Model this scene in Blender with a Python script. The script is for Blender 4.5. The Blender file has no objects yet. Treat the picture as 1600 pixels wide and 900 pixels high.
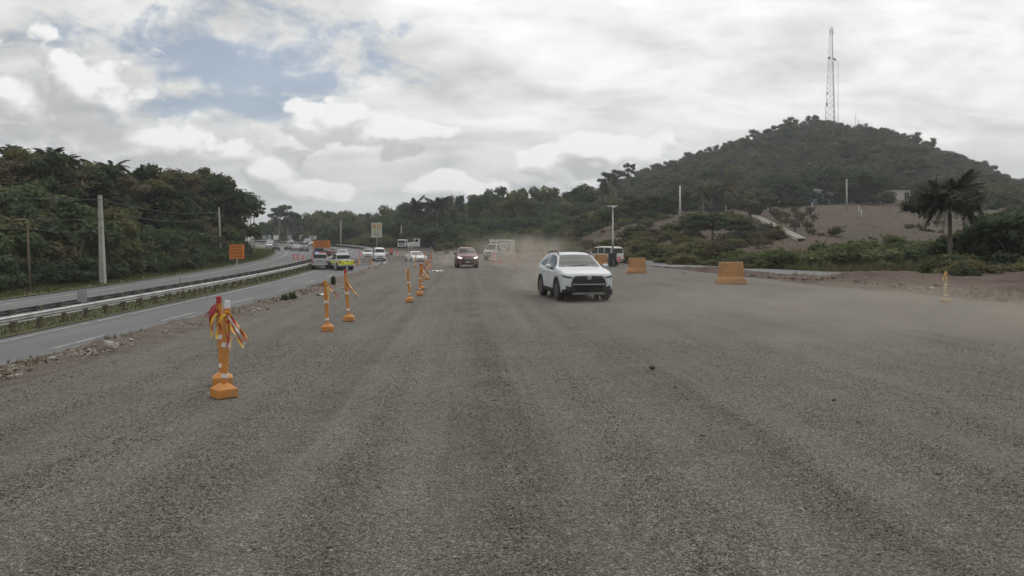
import bpy, bmesh, math, random
import numpy as np
from mathutils import Vector, Matrix
from mathutils.bvhtree import BVHTree

random.seed(7)
rng = np.random.default_rng(11)
SC = bpy.context.scene
COL = SC.collection
R = math.radians

# ------------------------------------------------------------------ camera
H = 1.87                       # eye height above the gravel surface
cam_d = bpy.data.cameras.new('camera')
cam = bpy.data.objects.new('camera', cam_d)
COL.objects.link(cam)
cam.location = (0, 0, H)
cam.rotation_euler = (R(90), 0, 0)
cam_d.sensor_width = 36
cam_d.lens = 27
cam_d.shift_y = -0.04125
cam_d.clip_start = 0.05
cam_d.clip_end = 6000
SC.camera = cam
SC.view_settings.view_transform = 'Standard'
SC.view_settings.look = 'None'
SC.view_settings.exposure = 0.0
SC.view_settings.gamma = 1.0
SC.cycles.max_bounces = 6
SC.cycles.diffuse_bounces = 2
SC.cycles.glossy_bounces = 2
SC.cycles.transmission_bounces = 4
SC.cycles.volume_bounces = 1
SC.cycles.transparent_max_bounces = 8
SC.cycles.use_adaptive_sampling = True
SC.cycles.adaptive_threshold = 0.015
SC.cycles.use_denoising = True
SC.cycles.denoiser = 'OPENIMAGEDENOISE'
SC.cycles.denoising_input_passes = 'RGB_ALBEDO_NORMAL'
SC.cycles.denoising_prefilter = 'ACCURATE'
SC.cycles.volume_step_rate = 2.0
SC.cycles.volume_max_steps = 128

# ------------------------------------------------------------------ sky and sun
SUN_EL, SUN_AZ = 52.0, 24.0    # azimuth measured from +Y towards +X
sun_dir = Vector((math.sin(R(SUN_AZ)) * math.cos(R(SUN_EL)), math.cos(R(SUN_AZ)) * math.cos(R(SUN_EL)), math.sin(R(SUN_EL))))
sl = bpy.data.lights.new('sun', 'SUN')
sl.energy = 0.75
sl.angle = R(40)
sl.color = (1.0, 0.95, 0.88)
so = bpy.data.objects.new('sun', sl)
so.rotation_euler = sun_dir.to_track_quat('Z', 'Y').to_euler()
COL.objects.link(so)


class NT:
    """small helper that writes node trees"""
    def __init__(s, tree):
        s.t = tree
        s.n = tree.nodes
        s.l = tree.links

    def new(s, kind, **kw):
        nd = s.n.new(kind)
        for k, v in kw.items():
            setattr(nd, k, v)
        return nd

    def put(s, sock, v):
        if v is None:
            return
        if isinstance(v, bpy.types.NodeSocket):
            s.l.new(v, sock)
        else:
            if isinstance(v, (tuple, list)) and sock.type == 'RGBA' and len(v) == 3:
                v = (*v, 1)
            sock.default_value = v

    def math(s, op, a, b=None, c=None, clamp=False):
        nd = s.new('ShaderNodeMath', operation=op, use_clamp=clamp)
        s.put(nd.inputs[0], a)
        s.put(nd.inputs[1], b)
        s.put(nd.inputs[2], c)
        return nd.outputs[0]

    def vmath(s, op, a, b=None):
        nd = s.new('ShaderNodeVectorMath', operation=op)
        s.put(nd.inputs[0], a)
        if b is not None:
            if op == 'SCALE':
                s.put(nd.inputs['Scale'], b)
            else:
                s.put(nd.inputs[1], b)
        return nd.outputs['Value'] if op in ('DOT_PRODUCT', 'LENGTH', 'DISTANCE') else nd.outputs['Vector']

    def noise(s, vec, scale, detail=4, rough=0.55, dist=0.0, lac=2.0, color=False):
        nd = s.new('ShaderNodeTexNoise')
        s.put(nd.inputs['Vector'], vec)
        s.put(nd.inputs['Scale'], scale)
        s.put(nd.inputs['Detail'], detail)
        s.put(nd.inputs['Roughness'], rough)
        s.put(nd.inputs['Lacunarity'], lac)
        s.put(nd.inputs['Distortion'], dist)
        return nd.outputs['Color' if color else 0]

    def voro(s, vec, scale, feature='F1', out='Distance', rnd=1.0):
        nd = s.new('ShaderNodeTexVoronoi', feature=feature)
        s.put(nd.inputs['Vector'], vec)
        s.put(nd.inputs['Scale'], scale)
        s.put(nd.inputs['Randomness'], rnd)
        return nd.outputs[out]

    def ramp(s, fac, stops, interp='LINEAR'):
        nd = s.new('ShaderNodeValToRGB')
        cr = nd.color_ramp
        cr.interpolation = interp
        while len(cr.elements) > 1:
            cr.elements.remove(cr.elements[-1])
        for i, (p, c) in enumerate(stops):
            e = cr.elements[0] if i == 0 else cr.elements.new(p)
            e.position = p
            if isinstance(c, (int, float)):
                c = (c, c, c)
            e.color = (*c[:3], 1)
        s.put(nd.inputs[0], fac)
        return nd.outputs[0]

    def smooth(s, v, a, b):
        nd = s.new('ShaderNodeMapRange', interpolation_type='SMOOTHSTEP')
        s.put(nd.inputs['Value'], v)
        s.put(nd.inputs['From Min'], a)
        s.put(nd.inputs['From Max'], b)
        return nd.outputs[0]

    def mix(s, f, a, b, mode='MIX'):
        nd = s.new('ShaderNodeMix', data_type='RGBA', blend_type=mode)
        s.put(nd.inputs[0], f)
        s.put(nd.inputs[6], a)
        s.put(nd.inputs[7], b)
        return nd.outputs[2]

    def sep(s, v):
        nd = s.new('ShaderNodeSeparateXYZ')
        s.put(nd.inputs[0], v)
        return nd.outputs[0], nd.outputs[1], nd.outputs[2]

    def comb(s, x, y, z):
        nd = s.new('ShaderNodeCombineXYZ')
        s.put(nd.inputs[0], x)
        s.put(nd.inputs[1], y)
        s.put(nd.inputs[2], z)
        return nd.outputs[0]


def build_world():
    w = bpy.data.worlds.new('World')
    SC.world = w
    w.use_nodes = True
    w.node_tree.nodes.clear()
    w.cycles.sampling_method = 'MANUAL'
    w.cycles.sample_map_resolution = 512
    N = NT(w.node_tree)
    K = 10.0                                       # 1 / strength
    sky = N.new('ShaderNodeTexSky', sky_type='NISHITA', sun_disc=False)
    sky.sun_elevation = R(SUN_EL)
    sky.sun_rotation = R(SUN_AZ)
    sky.air_density = 1.0
    sky.dust_density = 1.5
    d = N.vmath('NORMALIZE', N.new('ShaderNodeTexCoord').outputs['Generated'])
    x, y, z = N.sep(d)
    zc = N.math('MAXIMUM', z, 0.0)
    inv = N.math('DIVIDE', 1.0, N.math('ADD', zc, 0.30))
    flat = N.comb(N.math('MULTIPLY', x, inv), N.math('MULTIPLY', y, inv), 0.0)

    def dist(px, py, rx, ry, src=d):
        """distance from a direction, in units of an ellipse rx, ry (pixels / 1200)"""
        c = Vector(((px - 800) / 1200, 1, (384 - py) / 1200)).normalized()
        k = (1200 / rx, 3.0, 1200 / ry)
        nd = N.new('ShaderNodeVectorMath', operation='MULTIPLY_ADD')
        N.put(nd.inputs[0], src)
        nd.inputs[1].default_value = k
        nd.inputs[2].default_value = tuple(-c[i] * k[i] for i in range(3))
        return N.vmath('LENGTH', nd.outputs[0])

    # ---- high broken overcast, torn open in one place
    n1 = N.noise(flat, 2.1, 8, 0.56, 0.45)
    n2 = N.noise(N.vmath('MULTIPLY', flat, (1.0, 1.7, 1.0)), 2.6, 6, 0.55, 0.5)
    n3 = N.noise(N.vmath('MULTIPLY', d, (1.0, 1.0, 2.2)), 8.0, 7, 0.6, 0.35)
    hole = None
    for (px, py, rx, ry) in ((370, 88, 235, 84), (280, 168, 90, 46), (510, 128, 105, 32), (430, 168, 170, 32)):
        h = dist(px, py, rx, ry)
        hole = h if hole is None else N.math('MINIMUM', hole, h)
    hole = N.math('SUBTRACT', 1.45, N.math('MINIMUM', N.math('ADD', hole, N.math('MULTIPLY', N.math('SUBTRACT', N.noise(N.vmath('MULTIPLY', d, (1.0, 1.0, 1.6)), 14.0, 5, 0.6, 0.6), 0.5), 2.2)), 1.45))
    n4 = N.noise(N.vmath('MULTIPLY', d, (1.0, 1.0, 1.8)), 22.0, 6, 0.62, 0.4)
    cov = N.math('ADD', N.math('MULTIPLY', n1, 0.6), N.math('MULTIPLY', n3, 1.6))
    cov = N.math('ADD', cov, N.math('MULTIPLY', n4, 0.9))
    cov = N.math('SUBTRACT', cov, N.math('MULTIPLY', hole, 0.93))
    a1 = N.math('ADD', N.math('MULTIPLY', N.smooth(cov, 0.40, 1.12), 0.76), 0.24)
    sd = N.math('MAXIMUM', N.vmath('DOT_PRODUCT', d, tuple(sun_dir)), 0.0)
    glow = N.math('POWER', sd, 3.5)
    lum = N.math('ADD', N.math('MULTIPLY', N.math('SUBTRACT', n2, 0.5), 1.10), 0.665)
    lum = N.math('ADD', lum, N.math('MULTIPLY', N.math('SUBTRACT', n3, 0.5), 0.55))
    lum = N.math('ADD', lum, N.math('MULTIPLY', glow, 0.68))
    lum = N.math('MINIMUM', N.math('MAXIMUM', lum, 0.40), 1.2)
    c1 = N.mix(N.smooth(lum, 0.4, 0.75), (0.93, 0.975, 1.02), (1.0, 1.0, 0.985))
    c1 = N.vmath('SCALE', c1, N.math('MULTIPLY', lum, K))

    # ---- cumulus heaps low over the horizon
    blobs = [(125, 180, 150, 110), (40, 235, 130, 80), (225, 220, 130, 60), (520, 190, 95, 50), (610, 205, 120, 40),
             (420, 265, 85, 52), (475, 290, 120, 36), (372, 238, 44, 34), (715, 292, 150, 32), (880, 265, 80, 38), (960, 285, 130, 36), (960, 235, 150, 34)]

    def field(src):
        st = N.vmath('MULTIPLY', src, (1.0, 1.0, 1.5))
        fb = N.noise(st, 13.0, 7, 0.58, 0.2)
        vo = N.voro(N.vmath('ADD', st, N.vmath('SCALE', N.noise(st, 34, 3, color=True), 0.03)), 26.0, 'SMOOTH_F1')
        s = None
        for b in blobs:
            q = dist(*b, src)
            s = q if s is None else N.math('MINIMUM', s, q)
        s = N.math('MINIMUM', s, 1.6)
        f = N.math('SUBTRACT', N.math('MULTIPLY', N.math('SUBTRACT', fb, 0.5), 2.1), N.math('MULTIPLY', s, 0.85))
        return N.math('ADD', N.math('SUBTRACT', f, N.math('MULTIPLY', vo, 0.55)), 0.95)
    f0 = field(d)
    f1 = field(N.vmath('ADD', d, (0.010, 0.0, 0.030)))
    lit = N.math('ADD', N.math('MULTIPLY', N.math('SUBTRACT', f0, f1), 1.6), 0.24, clamp=True)
    a2 = N.math('MULTIPLY', N.smooth(f0, 0.08, 0.27), N.math('ADD', N.math('MULTIPLY', lit, 0.55), 0.6, clamp=True))
    l2 = N.math('ADD', N.math('MULTIPLY', lit, 0.60), 0.42)
    c2 = N.vmath('SCALE', N.mix(lit, (0.955, 0.98, 1.02), (1.0, 0.995, 0.98)), N.math('MULTIPLY', l2, K))

    # pale band near the horizon
    hz = N.smooth(z, 0.17, 0.0)
    blue = N.vmath('MULTIPLY', sky.outputs[0], (0.66, 0.72, 0.78))
    base = N.mix(a1, blue, c1)
    base = N.mix(N.math('MULTIPLY', hz, 0.6), base, (0.62 * K, 0.645 * K, 0.665 * K))
    fin = N.mix(N.math('MULTIPLY', a2, 0.95), base, c2)
    bg = N.new('ShaderNodeBackground')
    bg.inputs['Strength'].default_value = 0.1
    N.put(bg.inputs['Color'], fin)
    out = N.new('ShaderNodeOutputWorld')
    N.l.new(bg.outputs[0], out.inputs['Surface'])


build_world()

# ------------------------------------------------------------------ materials
MATS = {}


def mat(name, rgb=(0.5, 0.5, 0.5), rough=0.6, var=0.12, scale=6.0, bump=0.0, bscale=40.0, metal=0.0, coat=0.0, spec=0.5, dirt=None, dirt_amt=0.0, emit=None):
    if name in MATS:
        return MATS[name]
    m = bpy.data.materials.new(name)
    m.use_nodes = True
    m.node_tree.nodes.clear()
    N = NT(m.node_tree)
    p = N.new('ShaderNodeBsdfPrincipled')
    o = N.new('ShaderNodeOutputMaterial')
    N.l.new(p.outputs[0], o.inputs[0])
    tc = N.new('ShaderNodeTexCoord').outputs['Object']
    n = N.noise(tc, scale, 5, 0.6)
    lo = tuple(max(0, c * (1 - var)) for c in rgb)
    hi = tuple(min(1, c * (1 + var)) for c in rgb)
    c = N.ramp(n, [(0.3, lo), (0.7, hi)])
    if dirt:
        dn = N.noise(tc, scale * 0.45, 6, 0.65)
        c = N.mix(N.math('MULTIPLY', N.smooth(dn, 0.42, 0.72), dirt_amt), c, dirt)
    N.put(p.inputs['Base Color'], c)
    p.inputs['Roughness'].default_value = rough
    p.inputs['Metallic'].default_value = metal
    p.inputs['Coat Weight'].default_value = coat
    p.inputs['Coat Roughness'].default_value = 0.08
    p.inputs['Specular IOR Level'].default_value = spec
    if bump:
        b = N.new('ShaderNodeBump')
        b.inputs['Strength'].default_value = bump
        b.inputs['Distance'].default_value = 0.02
        N.put(b.inputs['Height'], N.noise(tc, bscale, 5, 0.6))
        N.l.new(b.outputs[0], p.inputs['Normal'])
    if emit:
        p.inputs['Emission Color'].default_value = (*emit[0], 1)
        p.inputs['Emission Strength'].default_value = emit[1]
    MATS[name] = m
    return m


def leaf_mat(name, a, b, trans=0.25, scale=0.5):
    m = bpy.data.materials.new(name)
    m.use_nodes = True
    m.node_tree.nodes.clear()
    N = NT(m.node_tree)
    geo = N.new('ShaderNodeTexCoord').outputs['Object']
    oi = N.new('ShaderNodeObjectInfo').outputs['Random']
    n = N.noise(geo, scale, 3, 0.6)
    n2 = N.noise(geo, scale * 9, 2, 0.5)
    f = N.math('ADD', N.math('MULTIPLY', n, 0.9), N.math('MULTIPLY', n2, 0.6))
    f = N.math('ADD', f, N.math('MULTIPLY', oi, 0.55))
    f = N.math('SUBTRACT', f, 0.52, clamp=True)
    c = N.mix(f, a, b)
    dif = N.new('ShaderNodeBsdfDiffuse')
    N.put(dif.inputs['Color'], c)
    tr = N.new('ShaderNodeBsdfTranslucent')
    N.put(tr.inputs['Color'], N.mix(0.5, c, (b[0] * 1.1, b[1] * 1.2, b[2] * 0.6)))
    mx = N.new('ShaderNodeMixShader')
    mx.inputs[0].default_value = trans
    N.l.new(dif.outputs[0], mx.inputs[1])
    N.l.new(tr.outputs[0], mx.inputs[2])
    o = N.new('ShaderNodeOutputMaterial')
    N.l.new(mx.outputs[0], o.inputs[0])
    MATS[name] = m
    return m


L_DARK = leaf_mat('leaf_dark', (0.054, 0.070, 0.046), (0.102, 0.125, 0.077))
L_MID = leaf_mat('leaf_mid', (0.072, 0.092, 0.051), (0.138, 0.166, 0.087))
L_OLIVE = leaf_mat('leaf_olive', (0.113, 0.110, 0.060), (0.215, 0.200, 0.108))
L_BROWN = leaf_mat('leaf_brown', (0.108, 0.094, 0.062), (0.190, 0.166, 0.108), 0.15)
L_GREY = leaf_mat('leaf_grey', (0.100, 0.097, 0.082), (0.179, 0.172, 0.141), 0.12)
L_PALM = leaf_mat('leaf_palm', (0.055, 0.062, 0.050), (0.105, 0.115, 0.085), 0.15)
L_DRYPALM = leaf_mat('leaf_dry_palm', (0.10, 0.085, 0.05), (0.19, 0.16, 0.095), 0.2)
L_GRASS = leaf_mat('blade_green', (0.060, 0.080, 0.028), (0.115, 0.135, 0.048), 0.3)
L_STRAW = leaf_mat('blade_straw', (0.085, 0.068, 0.046), (0.155, 0.122, 0.085), 0.2)
L_BUSH = leaf_mat('leaf_bush', (0.085, 0.104, 0.050), (0.175, 0.195, 0.095), 0.3, 1.2)
L_PALE = leaf_mat('leaf_pale', (0.125, 0.135, 0.078), (0.22, 0.22, 0.13), 0.3, 1.2)
BARK = mat('bark', (0.13, 0.11, 0.09), 0.9, 0.35, 5, 0.5, 14)
BARK_PALE = mat('bark_pale', (0.26, 0.24, 0.21), 0.9, 0.25, 4, 0.3, 14)


# ------------------------------------------------------------------ mesh helpers
class MB:
    def __init__(s):
        s.v, s.f = [], []

    def add(s, vs, fs):
        b = len(s.v)
        s.v += [tuple(map(float, p)) for p in vs]
        s.f += [tuple(i + b for i in q) for q in fs]
        return s

    def box(s, c, d, rz=0.0, top=1.0, rx=0.0):
        """box centred at c, size d, upper face scaled by top"""
        x, y, z = d[0] / 2, d[1] / 2, d[2] / 2
        P = [(-x, -y, -z), (x, -y, -z), (x, y, -z), (-x, y, -z), (-x * top, -y * top, z), (x * top, -y * top, z), (x * top, y * top, z), (-x * top, y * top, z)]
        Mx = Matrix.Translation(c) @ Matrix.Rotation(rz, 4, 'Z') @ Matrix.Rotation(rx, 4, 'X')
        P = [Mx @ Vector(p) for p in P]
        return s.add(P, [(0, 3, 2, 1), (4, 5, 6, 7), (0, 1, 5, 4), (1, 2, 6, 5), (2, 3, 7, 6), (3, 0, 4, 7)])

    def bar(s, p0, p1, r0, r1=None, n=8, caps=True):
        r1 = r0 if r1 is None else r1
        p0, p1 = Vector(p0), Vector(p1)
        d = (p1 - p0)
        if d.length < 1e-6:
            return s
        q = d.to_track_quat('Z', 'Y')
        vs = []
        for p, r in ((p0, r0), (p1, r1)):
            for k in range(n):
                a = 2 * math.pi * k / n
                vs.append(p + q @ Vector((math.cos(a) * r, math.sin(a) * r, 0)))
        fs = [(k, (k + 1) % n, n + (k + 1) % n, n + k) for k in range(n)]
        if caps:
            fs += [tuple(reversed(range(n))), tuple(range(n, 2 * n))]
        return s.add(vs, fs)

    def path(s, pts, rs, n=6):
        if not hasattr(rs, '__len__'):
            rs = [rs] * len(pts)
        pts = [Vector(p) for p in pts]
        vs, fs = [], []
        for i, p in enumerate(pts):
            d = (pts[min(i + 1, len(pts) - 1)] - pts[max(i - 1, 0)])
            q = d.to_track_quat('Z', 'Y')
            for k in range(n):
                a = 2 * math.pi * k / n
                vs.append(p + q @ Vector((math.cos(a) * rs[i], math.sin(a) * rs[i], 0)))
        for i in range(len(pts) - 1):
            for k in range(n):
                fs.append((i * n + k, i * n + (k + 1) % n, (i + 1) * n + (k + 1) % n, (i + 1) * n + k))
        fs += [tuple(reversed(range(n))), tuple(range((len(pts) - 1) * n, len(pts) * n))]
        return s.add(vs, fs)

    def lathe(s, prof, n=20, c=(0, 0, 0), axis='Z'):
        vs, fs = [], []
        for (r, h) in prof:
            for k in range(n):
                a = 2 * math.pi * k / n
                p = (r * math.cos(a), r * math.sin(a), h)
                if axis == 'X':
                    p = (p[2], p[0], p[1])
                elif axis == 'Y':
                    p = (p[0], p[2], p[1])
                vs.append((p[0] + c[0], p[1] + c[1], p[2] + c[2]))
        m = len(prof)
        for i in range(m - 1):
            for k in range(n):
                fs.append((i * n + k, i * n + (k + 1) % n, (i + 1) * n + (k + 1) % n, (i + 1) * n + k))
        fs += [tuple(reversed(range(n))), tuple(range((m - 1) * n, m * n))]
        return s.add(vs, fs)

    def prism(s, poly, a0, a1, axis='Y'):
        """closed polygon in the plane across `axis`, extruded from a0 to a1"""
        n = len(poly)

        def P(p, a):
            return {'Y': (p[0], a, p[1]), 'X': (a, p[0], p[1]), 'Z': (p[0], p[1], a)}[axis]
        vs = [P(p, a0) for p in poly] + [P(p, a1) for p in poly]
        fs = [tuple(range(n)), tuple(reversed(range(n, 2 * n)))] + [(k, n + k, n + (k + 1) % n, (k + 1) % n) for k in range(n)]
        return s.add(vs, fs)

    def grid(s, P):
        """P[i][j] points"""
        a, b = len(P), len(P[0])
        vs = [p for row in P for p in row]
        fs = [(i * b + j, i * b + j + 1, (i + 1) * b + j + 1, (i + 1) * b + j) for i in range(a - 1) for j in range(b - 1)]
        return s.add(vs, fs)

    def mesh(s, name, smooth=False, bevel=0.0, fix=True, seg=2):
        me = bpy.data.meshes.new(name)
        me.from_pydata(s.v, [], s.f)
        if fix or bevel:
            bm = bmesh.new()
            bm.from_mesh(me)
            if bevel:
                es = [e for e in bm.edges if len(e.link_faces) == 2 and e.calc_face_angle(0) > 0.6]
                bmesh.ops.bevel(bm, geom=es, offset=bevel, segments=seg, affect='EDGES', profile=0.6)
            bmesh.ops.recalc_face_normals(bm, faces=bm.faces)
            bm.to_mesh(me)
            bm.free()
        if smooth:
            me.polygons.foreach_set('use_smooth', [True] * len(me.polygons))
            if smooth != True:
                try:
                    me.set_sharp_from_angle(angle=R(smooth))
                except Exception:
                    pass
        me.update()
        return me


def arr_mesh(name, V, F, smooth=False):
    """fast mesh from numpy arrays, F (n,4) or (n,3)"""
    me = bpy.data.meshes.new(name)
    k = F.shape[1]
    me.vertices.add(len(V))
    me.vertices.foreach_set('co', np.asarray(V, np.float32).ravel())
    me.loops.add(F.size)
    me.loops.foreach_set('vertex_index', np.asarray(F, np.int32).ravel())
    me.polygons.add(len(F))
    me.polygons.foreach_set('loop_start', np.arange(0, F.size, k, dtype=np.int32))
    me.polygons.foreach_set('loop_total', np.full(len(F), k, np.int32))
    if smooth:
        me.polygons.foreach_set('use_smooth', np.ones(len(F), bool))
    me.update(calc_edges=True)
    me.validate()
    return me


def link(name, me, m, parent=None, loc=(0, 0, 0), rot=(0, 0, 0), scale=(1, 1, 1)):
    o = bpy.data.objects.new(name, me)
    COL.objects.link(o)
    if m is not None:
        if len(me.materials) == 0:
            me.materials.append(m)
        o.material_slots[0].link = 'OBJECT'
        o.material_slots[0].material = m
    o.parent = parent
    o.location = loc
    o.rotation_euler = rot
    o.scale = scale if hasattr(scale, '__len__') else (scale,) * 3
    return o


def tag(o, label=None, cat=None, group=None, kind=None):
    for k, v in (('label', label), ('category', cat), ('group', group), ('kind', kind)):
        if v:
            o[k] = v
    return o


def thing(name, label, cat, loc=(0, 0, 0), rz=0.0, group=None, scale=1.0, rot=None):
    o = bpy.data.objects.new(name, None)
    COL.objects.link(o)
    o.empty_display_size = 0.3
    o.location = loc
    o.rotation_euler = rot if rot else (0, 0, rz)
    o.scale = scale if hasattr(scale, '__len__') else (scale,) * 3
    return tag(o, label, cat, group)


def structure(name, me, m):
    return tag(link(name, me, m), kind='structure')


# ------------------------------------------------------------------ the lie of the land
def zh(y):
    return -2.48 + 0.0185 * y                       # plane of the highway


def re_x(t):
    return -13.5 - np.maximum(0, t - 50.0) ** 2 / 760.0


def hd(t):
    return np.arctan(np.maximum(0, np.asarray(t, float) - 50.0) / 380.0)


def hw(t, o):
    """point at offset o to the left of the highway's right-hand line"""
    a = hd(t)
    return re_x(t) - o * np.cos(a), t - o * np.sin(a)


def hw3(t, o, dz=0.0):
    x, y = hw(t, o)
    return (float(x), float(y), float(zh(y) + dz))


def off(x, y):
    o = re_x(y) - x
    for _ in range(5):
        t = y + o * np.sin(hd(t if _ else y))
        o = (re_x(t) - x) / np.cos(hd(t))
    return o, t


def we_x(y):
    return np.interp(y, [-10, 10, 15, 28, 45, 62, 93, 115, 140], [-6.7, -6.75, -6.85, -7.4, -8.9, -10.6, -13.2, -16.5, -22])


def work_z(y):
    v = zh(y)
    return np.where(v > 0.4, v, np.where(v < -0.4, 0.0, (v + 0.4) ** 2 / 1.6))


P150 = ([600, 780, 860, 900, 950, 1000, 1060, 1120, 1180, 1215, 1250, 1300, 1350, 1400, 1450, 1500, 1600, 1800, 2300],
        [388, 388, 384, 373, 355, 342, 336, 334, 336, 332, 325, 326, 331, 338, 347, 352, 358, 368, 380])
P220 = ([500, 700, 860, 950, 1060, 1180, 1290, 1405, 1500, 1600, 1800, 2300],
        [386, 384, 372, 348, 331, 328, 319, 313, 318, 325, 345, 372])
P400 = ([-900, 300, 400, 500, 600, 700, 800, 900, 950, 1000, 1050, 1100, 1150, 1200, 1230, 1270, 1300, 1330, 1380, 1420, 1470, 1500, 1540, 1570, 1600, 1700, 1800, 2300],
        [384, 382, 376, 372, 366, 352, 332, 314, 304, 286, 266, 252, 234, 218, 208, 203, 203, 212, 212, 222, 240, 254, 276, 291, 304, 338, 358, 376])


def Z(x, y):
    x = np.asarray(x, float)
    y = np.asarray(y, float)
    yy = np.maximum(y, 5.0)
    px = 800 + 1200 * x / yy
    z150 = H + (384 - np.interp(px, *P150)) * 150 / 1200
    z220 = H + (384 - np.interp(px, *P220)) * 220 / 1200
    z400 = H + (384 - np.interp(px, *P400)) * 400 / 1200
    wz = work_z(np.minimum(yy, 260))
    b150 = np.where(px > 850, z150, work_z(np.minimum(yy, 150)))
    d0 = np.interp(px, [850, 1000, 1300, 1600], [105, 80, 66, 60])
    k1 = np.clip((yy - d0) / (150 - d0), 0, 1)
    k2 = np.clip((yy - 150) / 70, 0, 1)
    k3 = np.clip((yy - 220) / 180, 0, 1)
    k4 = np.clip((yy - 400) / 250, 0, 1)
    zr = k1 * b150 + k2 * (z220 - b150) + k3 * (z400 - z220)
    zr = np.where(yy > 400, z400 * (1 - k4) + 2 * k4, zr)
    zr = np.where(px < 850, np.where(yy < 150, wz, np.maximum(zr, work_z(150.0) * 0 + np.minimum(wz, zr + 3))), np.maximum(zr, wz * (yy < 150)))
    # near the highway: bank, roadbed, wooded slope
    o, t = off(x, np.minimum(y, 420))
    road = zh(np.minimum(y, 420))
    s = o - 19.2
    slope = np.where(s < 2.5, 0.02 * s, 0.05 + 0.24 * np.clip(s - 2.5, 0, 34) + 0.05 * np.clip(s - 36.5, 0, 60))
    m = np.clip((175 - t) / 50, 0.12, 1) * np.clip((y + 60) / 60, 0.3, 1)
    left = road + slope * m
    we = we_x(np.minimum(y, 140))
    wl = we - 1.05
    k = np.clip((wl - x) / np.maximum(wl - (re_x(np.minimum(y, 140)) + 0.7), 0.3), 0, 1)
    k = 1 - (1 - k) ** 2.0
    right_near = wz * (1 - k) + road * k
    zz = np.where(x > wl, zr, right_near)
    kb = np.clip((-o - 1) / 14, 0, 1)
    zz = np.where((y > 135), road * (1 - kb) + zr * kb, zz)
    zz = np.where(o > 19.2, left, zz)
    zz = np.where((o > -0.75) & (o <= 19.2), road - 0.15, zz)
    return zz


def Zs(x, y):
    return float(Z(np.array([x]), np.array([y]))[0])


def on_slope(px, py, d0=62.0, d1=230.0):
    """first point of the terrain under a line of sight"""
    d = np.arange(d0, d1, 0.5)
    x = (px - 800) / 1200 * d
    z = H + (384 - py) * d / 1200
    k = np.argmax(Z(x, d) >= z)
    return float(x[k]), float(d[k])


def gw(px, py):
    """ground point of the gravel surface under a line of sight"""
    d = 1200 * H / (py - 384)
    return ((px - 800) / 1200 * d, d)


def gh(px, py):
    """the same for the highway"""
    d = 5220 / (py - 361.8)
    return ((px - 800) / 1200 * d, d)


def atd(px, d):
    return ((px - 800) / 1200 * d, d)


def zat(py, d):
    return H + (384 - py) * d / 1200


# ------------------------------------------------------------------ ground materials
def simple_nodes(name):
    m = bpy.data.materials.new(name)
    m.use_nodes = True
    m.node_tree.nodes.clear()
    N = NT(m.node_tree)
    p = N.new('ShaderNodeBsdfPrincipled')
    o = N.new('ShaderNodeOutputMaterial')
    N.l.new(p.outputs[0], o.inputs[0])
    p.inputs['Roughness'].default_value = 0.92
    p.inputs['Specular IOR Level'].default_value = 0.25
    tc = N.new('ShaderNodeTexCoord').outputs['Object']
    MATS[name] = m
    return m, N, p, tc


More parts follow.
